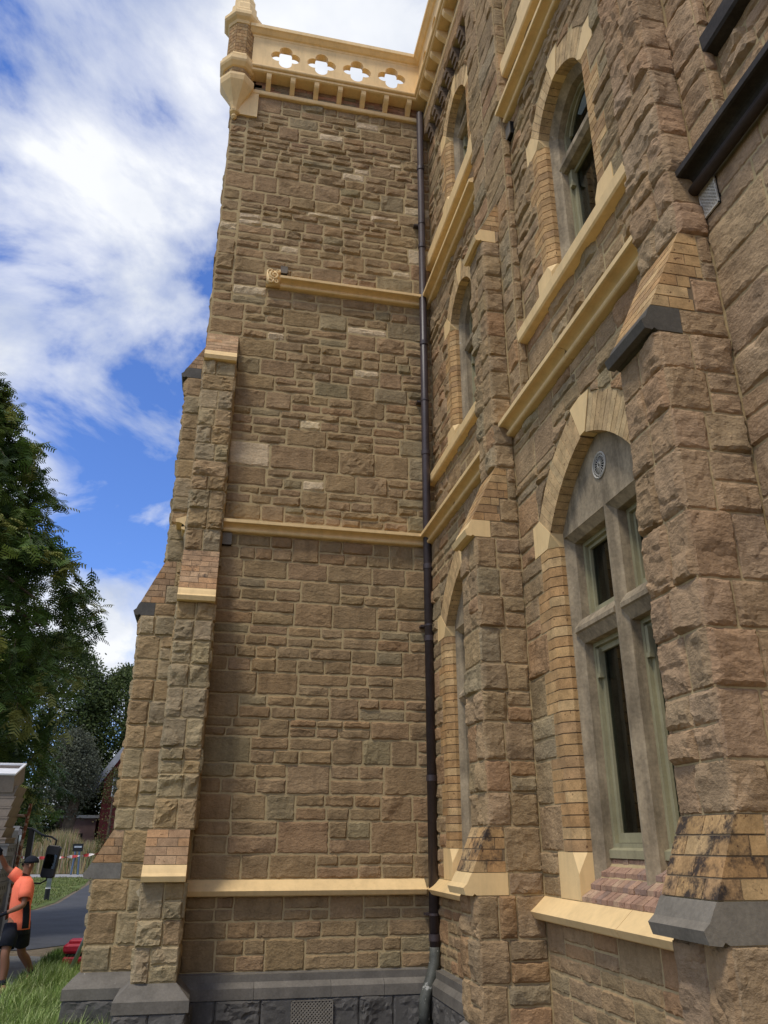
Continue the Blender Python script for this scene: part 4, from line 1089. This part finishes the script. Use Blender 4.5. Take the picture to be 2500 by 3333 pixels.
# ================================================================== RED HOUSE
M['red_board'] = material('dark_red_weatherboard', (.15, .028, .022), rough=.7, var=.15, vscale=2, bump=.2)
M['roof_sheet'] = material('grey_roof_sheet', (.30, .31, .33), rough=.5, var=.15, vscale=2, bump=.1)
M['white_paint'] = material('white_paint', (.75, .75, .72), rough=.5, var=.05, bump=.1)
M['pink_wall'] = material('dull_pink_render', (.19, .12, .105), rough=.8, var=.15, vscale=2, bump=.2)
hs = empty('red_house', (-9.7, 51, 0), 'dark red timber house with a grey gable roof, partly hidden by the stone buttress', 'house')
FH = Fr((-9.9, 51, 0), (1, 0, 0), (0, -1, 0)); FH.o = Vector((0, 0, 0)); hx = 0
q = G(); q.ext_d(FH, [(-.25, 0), (9, 0), (9, 6.2), (4.6, 13.6), (-.25, 6.35)], -9, 0); q.build('wall', 'red_board', hs)
bds = Pieces()
for k in range(44):
    z = .1 + k * .15; x1 = 3.0
    bds.new(.1).box(FH, -.26, x1, z + .006, z + .144, -.02, .02 + .0)
for k in range(24):
    z = 6.75 + k * .15; bds.new(.1).box(FH, -.25 + (z - 6.35) * .62 + .15, 4, z + .006, z + .144, -.02, .02)
bds.emit('weatherboard', 'red_board', hs)
q = G(); q.ext_d(FH, [(-.95, 5.35), (-.95, 5.1), (4.6, 13.35), (4.6, 13.75)], -9, .45); q.build('roof', 'roof_sheet', hs)
G().ext_d(FH, [(-1.0, 5.5), (-.86, 5.02), (4.65, 13.2), (4.6, 13.85)], .45, .52).build('barge_board', 'roof_sheet', hs)
wf = G().box(FH, .32, 1.5, 4.75, 6.45, .02, .10).build('window', 'white_paint', hs)
for i in range(2):
    for j in range(3): G().box(FH, .40 + i * .53, .87 + i * .53, 4.85 + j * .53, 5.30 + j * .53, .095, .108).build('pane', 'glass', wf)
G().box(FH, .2, 1.6, 4.35, 4.7, .02, .22).build('window_box', 'red_board', hs)
hs2 = empty('pink_outbuilding', (-12.6, 53, 0), 'dull pink rendered wall glimpsed between the dark trees', 'building')
G().box(Fr((0, 0, 0), (1, 0, 0), (0, -1, 0)), -.5, 2.2, 0, 3.4, -3, 0).build('wall', 'pink_wall', hs2)
G().box(Fr((0, 0, 0), (1, 0, 0), (0, -1, 0)), -.7, 2.4, 3.4, 3.6, -3.2, .2).build('roof', 'roof_sheet', hs2)
G().box(Fr((0, 0, 0), (1, 0, 0), (0, -1, 0)), .5, 1.4, 0, 2.4, -.02, .02).build('doorway', 'hole', hs2)

# ================================================================== SMALL OUTDOOR THINGS
M['black_paint'] = material('black_paint', (.015, .015, .016), rough=.45, var=.1, bump=.05)
M['grey_metal'] = material('galvanised_metal', (.36, .40, .43), rough=.5, var=.2, vscale=8, bump=.1, metallic=.15)
bo = empty('bollard', (-7.98, 22.3, 0), 'grey round bollard post with a black base on the lawn edge', 'bollard')
G().tube([(0, 0, .36), (0, 0, 1.42), (0, 0, 1.46)], [.08, .08, .05], 16).build('post', 'grey_metal', bo, smooth=True)
G().tube([(0, 0, 0), (0, 0, .36)], .088, 16).build('base_sleeve', 'black_paint', bo)
G().tube([(0, 0, .36), (0, 0, .39)], .092, 16).build('white_band', 'white_paint', bo)
sg = empty('small_sign', (-10.35, 45.5, 0), 'small dark sign on two blue legs before the tall tan grass', 'sign')
G().box(FW, -.30, .30, 1.30, 1.75, -.02, .02).build('board', 'black_paint', sg)
M['blue_metal'] = material('blue_grey_metal', (.09, .13, .19), rough=.6, var=.2, bump=.1)
G().box(FW, -.22, .22, 1.52, 1.62, -.03, -.021).build('pale_panel', 'grey_metal', sg)
for s in (-1, 1): G().tube([(s * .12, 0, 1.3), (s * .2, 0, .0)], .06, 8).build('leg', 'blue_metal', sg)
# barrier tape from a bollard-height stake to the house side, red and white
M['tape_red'] = material('tape_red', (.55, .06, .06), rough=.5, var=0, bump=0); M['tape_white'] = material('tape_white', (.8, .75, .72), rough=.5, var=0, bump=0)
tp = empty('barrier_tape', (-4.0, 9.5, 0), 'twisted red and white barrier tape strung across the road', 'tape')
A0, A1 = Vector((-3.45, 9.2, 2.02)), Vector((-6.9, 9.8, 1.60)); nt_ = 60
for k in range(nt_):
    seg = G(); ring = []
    for t in (k / nt_, (k + 1) / nt_):
        p = A0.lerp(A1, t) + Vector((0, 0, -.18 * 4 * t * (1 - t))); tw = t * 34; w = Vector((0, math.cos(tw) * .5, math.sin(tw))) * .032
        ring.append((p - w - Vector(tp.location), p + w - Vector(tp.location)))
    (a, b), (c, d) = ring; th = Vector((0, .0015, 0))
    seg.add([a, b, d, c, a + th, b + th, d + th, c + th], [(0, 1, 2, 3), (4, 5, 6, 7), (0, 1, 5, 4), (2, 3, 7, 6)])
    seg.build('tape_length', 'tape_red' if (k // 2) % 2 else 'tape_white', tp)
stk = G().tube([(-6.9, 9.8, -.05), (-6.9, 9.8, 1.75)], .02, 8).build('stake', 'black_paint', label='thin dark stake that holds the far end of the barrier tape', category='stake')
# red plastic thing by the wall and the leaning steel channel
M['red_plastic'] = material('red_plastic', (.45, .02, .04), rough=.4, var=.15, vscale=6, bump=.05, coat=.2)
rd = empty('red_toolbox', (-4.72, 5.75, 0), 'glossy red plastic tool box with ribbed lid in the grass by the buttress', 'toolbox')
def rbox(x0, x1, y0, y1, z0, z1, b=.025):
    def ring(z, e): return [(x0 + e, y0 + e, z), (x1 - e, y0 + e, z), (x1 - e, y1 - e, z), (x0 + e, y1 - e, z)]
    def ring8(z, e):
        c = b
        return [(x0 + e + c, y0 + e, z), (x1 - e - c, y0 + e, z), (x1 - e, y0 + e + c, z), (x1 - e, y1 - e - c, z), (x1 - e - c, y1 - e, z), (x0 + e + c, y1 - e, z), (x0 + e, y1 - e - c, z), (x0 + e, y0 + e + c, z)]
    return G().loft([ring8(z0, b * .5), ring8(z0 + b, 0), ring8(z1 - b, 0), ring8(z1, b)])
rbox(-.16, .5, -.2, .2, .01, .14).build('tray', 'red_plastic', rd)
rbox(-.13, .5, -.17, .17, .13, .20).build('waist', 'black_paint', rd)
rbox(-.17, .5, -.21, .21, .19, .33, .035).build('lid', 'red_plastic', rd)
rbox(-.10, .5, -.14, .14, .325, .385, .02).build('ribbed_top', 'red_plastic', rd)
pl_ = empty('metal_pole', (-4.64, 4.8, 0), 'galvanised metal pole leaning on the stone wall in the long grass', 'pole')
d = Vector((.66, -1.55, 1.52)).normalized(); L = 2.2
s1 = d.cross(Vector((0, 1, .3))).normalized(); s2 = d.cross(s1)
M['pole_metal'] = material('weathered_galvanised_pole', (.42, .46, .49), rough=.6, var=.15, vscale=8, bump=.1)
G().tube([Vector((0, 0, .01)), Vector((0, 0, .01)) + d * L], .034, 12).build('tube', 'pole_metal', pl_, smooth=True)
G().tube([d * .9, d * .97], .046, 12).build('coupler', 'pole_metal', pl_)

# ================================================================== TRUCK with stacked crates
M['rust'] = material('rusty_flaking_steel', (.16, .055, .025), rough=.9, var=.4, vscale=10, bump=.5, bscale=60, bdist=.004, spots=((.36, .27, .20), 16, .52))
M['cab'] = material('silver_grey_paint', (.17, .175, .18), rough=.35, var=.15, bump=.05, metallic=.2)
M['dark_glass'] = M['glass']
M['crate_grey'] = material('grey_plastic', (.15, .15, .145), rough=.6, var=.2, vscale=6, bump=.1)
M['card'] = material('brown_grey_fibreboard', (.24, .20, .165), rough=.85, var=.15, vscale=4, bump=.2)
M['card_white'] = material('white_tray', (.75, .76, .78), rough=.5, var=.06, bump=.05)
tk = empty('truck', (-6.6, 3.2, 0), 'flatbed truck with a rusty load frame, silver cab and large black wing mirror', 'truck')
q = lambda: G()
def tl(x, y, z): return (x + 6.6, y - 3.2, z)
FT = Fr((6.6, -3.2, 0), (1, 0, 0), (0, 1, 0))
G().box(FT, -7.9, -5.78, .70, .80, 3.3, 4.75).build('tray', 'rust', tk)
for x, dx in ((-7.6, 0), (-5.65, .075)):
    G().tube([tl(x, 4.6, .78), tl(x, 4.6, 1.44), tl(x + dx, 4.6, 2.47)], .028, 8).build('load_post', 'rust', tk)
for zz, dx in ((2.235, .055),): G().tube([tl(-7.6, 4.6, zz + .05), tl(-5.65 + dx, 4.6, zz + .05)], .025, 8).build('load_rail', 'rust', tk)
cb_ = G().loft([[tl(x, y, z) for x, y in ((-7.9, y0), (-5.80, y0), (-5.86, y1), (-7.9, y1))] for z, y0, y1 in ((.5, 5.05, 5.9), (1.35, 5.05, 5.95), (1.42, 5.06, 5.9), (2.07, 5.1, 5.7), (2.14, 5.2, 5.6))]).build('cab', 'cab', tk)
G().box(FT, -7.6, -5.88, 1.62, 2.0, 5.04, 5.07).build('rear_window', 'glass', tk)
G().box(FT, -5.805, -5.795, 1.45, 2.0, 5.22, 5.65).build('side_window', 'glass', tk)
G().box(FT, -5.66, -5.57, 1.61, 2.10, 5.22, 5.30).build('door_pillar', 'black_paint', tk)
for x, y in ((-5.95, 3.85), (-7.6, 3.85), (-6.0, 5.5), (-7.6, 5.5)):
    wh = G().tube([tl(x - .12, y, .42), tl(x + .12, y, .42)], .42, 24).build('wheel', 'black_paint', tk); G().tube([tl(x - .125, y, .42), tl(x + .128, y, .42)], .2, 16).build('rim', 'grey_metal', wh)
G().box(FT, -7.4, -6.1, .45, .70, 3.4, 5.7).build('chassis', 'black_paint', tk)
mi = G()
mc = Vector(tl(-5.128, 4.6, 1.602)); ax = Vector((.10, .06, .99)).normalized(); wd = Vector((.96, -.25, -.08)).normalized(); nn = ax.cross(wd)
def mring(hw, hh, off, c=.03):
    return [mc + wd * x + ax * z + nn * off for x, z in ((-hw + c, -hh), (hw - c, -hh), (hw, -hh + c), (hw, hh - c), (hw - c, hh), (-hw + c, hh), (-hw, hh - c), (-hw, -hh + c))]
mi.loft([mring(.085, .21, .05), mring(.108, .235, .03), mring(.112, .24, -.03), mring(.10, .228, -.036)])
mo = mi.build('wing_mirror', 'black_paint', tk)
G().loft([mring(.092, .105, -.0385, .015), mring(.092, .105, -.0395, .015)]).build('mirror_glass', 'mirror_face' if 'mirror_face' in M else 'glass', mo)
mt = mc + ax * .22; mb = mc - ax * .22
G().tube([mt, mt + ax * .10, mt + Vector((-.08, .02, .15)), mt + Vector((-.22, .1, .17)), Vector(tl(-5.62, 5.26, 2.10)), Vector(tl(-5.81, 5.26, 2.11))], .016, 8).build('mirror_arm', 'black_paint', mo)
G().tube([mb, mb - ax * .05, mb + Vector((-.1, .05, -.10)), Vector(tl(-5.80, 5.3, 1.28))], .013, 8).build('mirror_arm', 'black_paint', mo)
# stacked stuff on the tray
def crate(x0, x1, y0, y1, z0, z1, lab, mat, grp, slots=True, tilt=0, cat='crate'):
    c = empty('crate', ((x0 + x1) / 2, (y0 + y1) / 2, z0), lab, cat, grp)
    w, dd, h = (x1 - x0) / 2, (y1 - y0) / 2, z1 - z0
    c.rotation_euler = (0, 0, tilt)
    b = G(); t = .018
    b.box(FW, -w, w, 0, .02, -dd, dd); b.box(FW, -w, w, .02, h, -dd, -dd + t); b.box(FW, -w, w, .02, h, dd - t, dd); b.box(FW, -w, -w + t, .02, h, -dd + t, dd - t); b.box(FW, w - t, w, .02, h, -dd + t, dd - t)
    b.build('body', mat, c)
    G().box(FW, -w - .012, w + .012, h - .025, h - .002, -dd - .012, -dd + .001).box(FW, w - .001, w + .012, h - .025, h - .002, -dd, dd).build('rim', mat, c)
    if slots:
        s = G()
        for k in range(6):
            a = -w + .06 + k * (2 * w - .12) / 6; s.box(FW, a, a + .03, h * .35, h * .65, -dd - .002, -dd + .002)
        for k in range(4):
            a = -dd + .06 + k * (2 * dd - .12) / 4; s.box(FW, w - .002, w + .002, h * .35, h * .65, a, a + .03)
        s.build('slot', 'hole', c)
    return c
labs = ['lowest', 'second lowest', 'third', 'fourth', 'fifth', 'topmost']
for k in range(6):
    z0 = .805 + k * .178; e = .012 * (k % 3)
    crate(-6.62 + e, -5.74 + e + .012 * k, 3.8, 4.42, z0, z0 + .173, '%s grey slotted plastic crate in the stack on the truck tray' % labs[k], 'crate_grey', 'grey crates stacked on the truck', True, .02 * (k % 2))
cw = crate(-6.62, -5.70, 3.8, 4.45, 1.873, 1.955, 'brown wooden tray lying on top of the grey crates', 'card', None, False, 0, 'tray')
for k in range(5):
    z0 = 1.957 + k * .148; o = (0, .01, .03, .06, .07)[k]
    c = empty('carton', (-6.20 + o, 4.14, z0), '%s brown grey carton in the leaning pile above the crates' % labs[k if k < 4 else 5], 'carton', 'cartons piled on the truck')
    rb = G().loft([[(-.48 + a, -.32, z), (.44 + a + e, -.32, z), (.44 + a + e, .32, z), (-.48 + a, .32, z)] for z, a, e in ((0, 0, -.01), (.144, .02, .02))]); rb.build('body', 'card', c)
    G().box(FW, -.455, .46, .118, .143, -.326, -.318).build('lid_edge', 'card', c)
c = empty('carton', (-6.09, 4.12, 2.70), 'large open carton with a white rim at the very top of the pile', 'carton', 'cartons piled on the truck')
c.rotation_euler = (.30, 0, 0); bb = G(); t = .02
for (x0, x1, y0, y1) in ((-.5, .38, -.34, -.34 + t), (-.5, .38, .34 - t, .34), (-.5, -.5 + t, -.32, .32), (.38 - t, .38, -.32, .32)): bb.box(FW, x0, x1, 0, .26, y0, y1)
bb.box(FW, -.48, .36, 0, .02, -.32, .32); bb.build('body', 'card', c)
rm = G()
for (x0, x1, y0, y1) in ((-.515, .395, -.355, -.315), (-.515, .395, .315, .355), (-.515, -.475, -.315, .315), (.355, .395, -.315, .315)): rm.box(FW, x0, x1, .262, .288, y0, y1)
rm.box(FW, -.47, .35, .20, .215, -.31, .31); rm.build('white_rim', 'card_white', c)

# ================================================================== PERSON
M['skin'] = material('tanned_skin', (.24, .115, .07), rough=.6, var=.06, bump=.05)
M['orange'] = material('fluorescent_orange_cloth', (1.0, .22, .12), rough=.8, var=.08, vscale=14, bump=.4, bscale=12, bdist=.01)
M['navy'] = material('navy_cloth', (.012, .014, .022), rough=.9, var=.2, vscale=14, bump=.4, bscale=14, bdist=.01)
M['boot'] = material('tan_boot_leather', (.26, .15, .07), rough=.8, var=.2, vscale=14, bump=.2)
PO = Vector((-5.2, 3.3, 0))
pe = empty('person', PO, 'person in orange shirt, black shorts and dark cap reaching up to the truck load', 'person')
def W3(x, y, z): return Vector((x, y, z)) - PO
J = dict(pel=W3(-5.235, 3.32, .86), spine=W3(-5.245, 3.31, 1.05), chest=W3(-5.24, 3.31, 1.25), neck0=W3(-5.235, 3.31, 1.40), neck1=W3(-5.235, 3.31, 1.475), head=W3(-5.20, 3.31, 1.585),
         shN=W3(-5.17, 3.13, 1.345), elN=W3(-5.14, 3.0, 1.08), wrN=W3(-5.36, 3.06, .985), haN=W3(-5.43, 3.08, .955),
         shF=W3(-5.33, 3.48, 1.40), elF=W3(-5.55, 3.45, 1.55), wrF=W3(-5.64, 3.32, 1.74), haF=W3(-5.66, 3.27, 1.80),
         hipN=W3(-5.19, 3.42, .80), knN=W3(-5.19, 3.64, .43), anN=W3(-5.06, 3.98, .12), toN=W3(-4.96, 3.88, .03), heN=W3(-5.09, 4.02, .04),
         hipF=W3(-5.29, 3.22, .80), knF=W3(-5.30, 3.08, .46), anF=W3(-5.27, 3.10, .10), toF=W3(-5.17, 2.94, .03))
def skin_mesh(name, nodes, edges, mat, root, sub=2):
    me = bpy.data.meshes.new(name); keys = list(nodes)
    me.from_pydata([nodes[k][0] for k in keys], [(keys.index(a), keys.index(b)) for a, b in edges], [])
    o = bpy.data.objects.new(name, me); COL.objects.link(o); o.parent = pe; me.materials.append(M[mat])
    md = o.modifiers.new('skin', 'SKIN'); md.use_smooth_shade = True
    for i, k in enumerate(keys):
        rr = nodes[k][1]; me.skin_vertices[0].data[i].radius = rr if isinstance(rr, tuple) else (rr, rr); me.skin_vertices[0].data[i].use_root = (k == root)
    o.modifiers.new('sub', 'SUBSURF').levels = sub; o.modifiers['sub'].render_levels = sub
    return o
j = J; mid = lambda a, b, t=.5: j[a].lerp(j[b], t)
N_ = {'pel': (j['pel'], (.14, .11)), 'spine': (j['spine'], (.125, .10)), 'chest': (j['chest'], (.15, .11)), 'neck0': (j['neck0'], .06), 'neck1': (j['neck1'], .052), 'head': (j['head'], (.082, .095)), 'crown': (j['head'] + Vector((.01, 0, .08)), (.07, .08)),
      'jaw': (j['head'] + Vector((-.065, -.01, -.055)), .038), 'nose': (j['head'] + Vector((-.108, -.015, -.005)), .013),
      'shN': (j['shN'], .055), 'elN': (j['elN'], .04), 'faN': (mid('elN', 'wrN', .3), .042), 'wrN': (j['wrN'], .027), 'paN': (j['haN'], .032),
      'shF': (j['shF'], .055), 'elF': (j['elF'], .04), 'faF': (mid('elF', 'wrF', .3), .042), 'wrF': (j['wrF'], .027), 'paF': (j['haF'], .032),
      'hipN': (j['hipN'], .085), 'thN': (mid('hipN', 'knN'), .075), 'knN': (j['knN'], .060), 'caN': (mid('knN', 'anN', .3) + Vector((.015, .015, 0)), .066), 'anN': (j['anN'], .036), 'ftN': (j['toN'] + Vector((-.03, .03, .01)), .033),
      'hipF': (j['hipF'], .085), 'thF': (mid('hipF', 'knF'), .075), 'knF': (j['knF'], .060), 'caF': (mid('knF', 'anF', .3) + Vector((.015, .015, 0)), .066), 'anF': (j['anF'], .036), 'ftF': (j['toF'] + Vector((-.03, .03, .01)), .033)}
E_ = [('pel', 'spine'), ('spine', 'chest'), ('chest', 'neck0'), ('neck0', 'neck1'), ('neck1', 'head'), ('head', 'crown'), ('head', 'jaw'), ('head', 'nose'),
      ('chest', 'shN'), ('shN', 'elN'), ('elN', 'faN'), ('faN', 'wrN'), ('wrN', 'paN'), ('chest', 'shF'), ('shF', 'elF'), ('elF', 'faF'), ('faF', 'wrF'), ('wrF', 'paF'),
      ('pel', 'hipN'), ('hipN', 'thN'), ('thN', 'knN'), ('knN', 'caN'), ('caN', 'anN'), ('anN', 'ftN'), ('pel', 'hipF'), ('hipF', 'thF'), ('thF', 'knF'), ('knF', 'caF'), ('caF', 'anF'), ('anF', 'ftF')]
skin_mesh('body', N_, E_, 'skin', 'pel')
# clothes as lofted shells round the body
def shell(name, rings, mat, n=20, closed_top=False, parent=None):
    """rings: (centre, rx, ry, tilt axis)"""
    gg = G(); rs = []
    for c, rx, ry, ax, ref in rings:
        ax = Vector(ax).normalized(); u = (Vector(ref) - ax * Vector(ref).dot(ax)).normalized(); w = ax.cross(u)
        rs.append([c + u * rx * math.cos(2 * math.pi * k / n) + w * ry * math.sin(2 * math.pi * k / n) for k in range(n)])
    gg.loft(rs, caps=closed_top); o = gg.build(name, mat, parent or pe, smooth=True)
    s = o.modifiers.new('thick', 'SOLIDIFY'); s.thickness = .006; s.offset = 1
    return o
UP_ = (0, 0, 1); across = (.35, -.94, 0)
body_r = [(j['pel'] + Vector((.015, 0, -.10)), .175, .145, UP_, across), (j['pel'] + Vector((.01, 0, .0)), .175, .14, UP_, across), (j['spine'], .17, .135, UP_, across), (j['chest'] + Vector((0, 0, -.08)), .185, .14, UP_, across),
          (j['chest'] + Vector((0, 0, .03)), .20, .14, UP_, across), (j['chest'] + Vector((0, 0, .10)), .185, .12, (.0, 0, 1), across), (j['neck0'] + Vector((0, 0, .005)), .11, .085, UP_, across), (j['neck0'] + Vector((0, 0, .035)), .068, .068, UP_, across)]
shirt = shell('shirt', body_r, 'orange')
def sleeve(a, b, t, r0, r1):
    d_ = (j[b] - j[a]).normalized(); s = j[a] - d_ * .05; return shell('sleeve', [(s, r0 * .8, r0 * .8, d_, (0, 1, .3)), (s + d_ * .06, r0, r0, d_, (0, 1, .3)), (j[a].lerp(j[b], t * .6), (r0 + r1) / 2, (r0 + r1) / 2, d_, (0, 1, .3)), (j[a].lerp(j[b], t), r1, r1 * .95, d_, (0, 1, .3))], 'orange', 16, False, shirt)
sleeve('shN', 'elN', .72, .088, .084); sleeve('shF', 'elF', .62, .085, .078)
# dark side panel of the shirt on the viewer's side
ps = []
for z, h0, h1, out in ((.775, .1, .85, .0), (.88, .05, .75, .002), (1.0, -.05, .62, .002), (1.13, -.1, .4, .0)):
    c = Vector((-5.235 + .012, 3.315, z)) - PO
    ring = []
    for k in range(7):
        t = h0 + (h1 - h0) * k / 6; u = Vector((.35, -.94, 0)).normalized(); w = Vector(UP_).cross(u)
        ring.append(c + u * (.186 + out) * math.cos(t) + w * (.152 + out) * math.sin(t))
    ps.append(ring)
o = G().loft(ps, caps=False, closed=False).build('side_panel', 'navy', shirt, smooth=True); o.modifiers.new('t', 'SOLIDIFY').thickness = .004
sh_ = shell('shorts', [(j['pel'] + Vector((.01, 0, .06)), .165, .135, UP_, across), (j['pel'] + Vector((.012, .01, -.05)), .175, .145, UP_, across), (j['pel'] + Vector((.012, .02, -.16)), .175, .15, UP_, across)], 'navy')
for a, b, e in (('hipN', 'knN', .70), ('hipF', 'knF', .74)):
    d_ = (j[b] - j[a]).normalized(); shell('shorts_leg', [(j[a] - d_ * .02, .105, .105, d_, (1, 0, 0)), (j[a].lerp(j[b], .3), .105, .10, d_, (1, 0, 0)), (j[a].lerp(j[b], e), .098, .092, d_, (1, 0, 0))], 'navy', 16, False, sh_)
for a, b in (('knN', 'anN'), ('knF', 'anF')):
    d_ = (j[b] - j[a]).normalized(); shell('sock', [(j[a].lerp(j[b], .80), .048, .048, d_, (1, 0, 0)), (j[a].lerp(j[b], 1.05), .046, .046, d_, (1, 0, 0))], 'navy', 12)
for an, to in (('anN', 'toN'), ('anF', 'toF')):
    b0 = Vector((j[an].x, j[an].y, 0)); dr = (Vector((j[to].x, j[to].y, 0)) - b0).normalized(); sd_ = Vector((-dr.y, dr.x, 0)); lift_ = .05 if an == 'anN' else 0
    rings = []
    for t, hw, zt in ((-.085, .026, .07), (-.07, .036, .12), (-.01, .042, .135), (.05, .044, .10), (.11, .047, .075), (.165, .042, .06), (.185, .022, .04)):
        c = b0 + dr * t; zb = .004 + lift_ * max(0, (.1 - t)) * 1.2
        rings.append([c + sd_ * hw * x + Vector((0, 0, zb + (zt) * z)) for x, z in ((-1, 0), (1, 0), (1, .5), (.6, 1), (-.6, 1), (-1, .5))])
    bt = G().loft(rings).build('boot', 'boot', pe, smooth=True)
# cap with brim, ears, glasses
hc = j['head'] + Vector((.012, 0, .025))
cap_g = G(); rs = []
for t in range(7):
    a = t / 6 * math.pi / 2; rs.append([hc + Vector((.108 * math.cos(a) * math.cos(b), .093 * math.cos(a) * math.sin(b), .005 + .098 * math.sin(a) + .12 * .0)) for b in [2 * math.pi * k / 18 for k in range(18)]])
cap_g.loft(rs); capo = cap_g.build('cap', 'navy', pe, smooth=True)
G().loft([[hc + Vector((x, y * .07, z)) for y in (-1, -.6, .6, 1)] + [hc + Vector((x, y * .07, z - .006)) for y in (1, .6, -.6, -1)] for x, z in ((-.07, .025), (-.13, .018), (-.175, .0))]).build('brim', 'navy', capo)
for s in (-1, 1):
    er = G(); er.tube([j['head'] + Vector((.012, s * .080, .012)), j['head'] + Vector((.022, s * .092, -.012)), j['head'] + Vector((.008, s * .082, -.04))], [.010, .018, .007], 8); er.build('ear', 'skin', pe, smooth=True)
    G().tube([j['head'] + Vector((-.092, s * .038, .012)), j['head'] + Vector((-.098, s * .034, .006))], [.022, .020], 10).build('lens', 'black_paint', pe)
    G().tube([j['head'] + Vector((-.09, s * .06, .014)), j['head'] + Vector((.01, s * .088, .014))], .0035, 6).build('glasses_arm', 'black_paint', pe)
G().tube([j['head'] + Vector((-.098, -.018, -.05)), j['head'] + Vector((-.098, .016, -.05))], .006, 6).build('mouth', 'skin', pe)
# gloved hands: palm and five bent fingers
for wr, ha, side in (('wrN', 'haN', 1), ('wrF', 'haF', -1)):
    d_ = (j[ha] - j[wr]).normalized(); u = d_.cross(Vector((0, 0, 1))); u = (u if u.length > .2 else Vector((0, 1, 0))).normalized(); v = d_.cross(u)
    hg = G(); o0 = j[wr]
    hg.loft([[o0 + d_ * t + u * a * w + v * b * h for a, b in ((-1, -.6), (-.6, -1), (.6, -1), (1, -.6), (1, .6), (.6, 1), (-.6, 1), (-1, .6))] for t, w, h in ((-.02, .03, .026), (.02, .036, .024), (.06, .044, .02), (.095, .042, .016))])
    for k, (f, l) in enumerate(((-1, .062), (-.35, .075), (.3, .07), (.95, .055))):
        b = o0 + d_ * .085 + u * f * .032
        hg.tube([b, b + d_ * l * .45 + v * .004, b + d_ * l * .75 + v * .022, b + d_ * l * .85 + v * .042], [.0105, .010, .009, .007], 7)
    b = o0 + d_ * .03 + u * side * .034; hg.tube([b, b + d_ * .03 + u * side * .025, b + d_ * .062 + u * side * .022 + v * .012], [.013, .011, .008], 7)
    hg.build('glove', 'navy', pe, smooth=True)
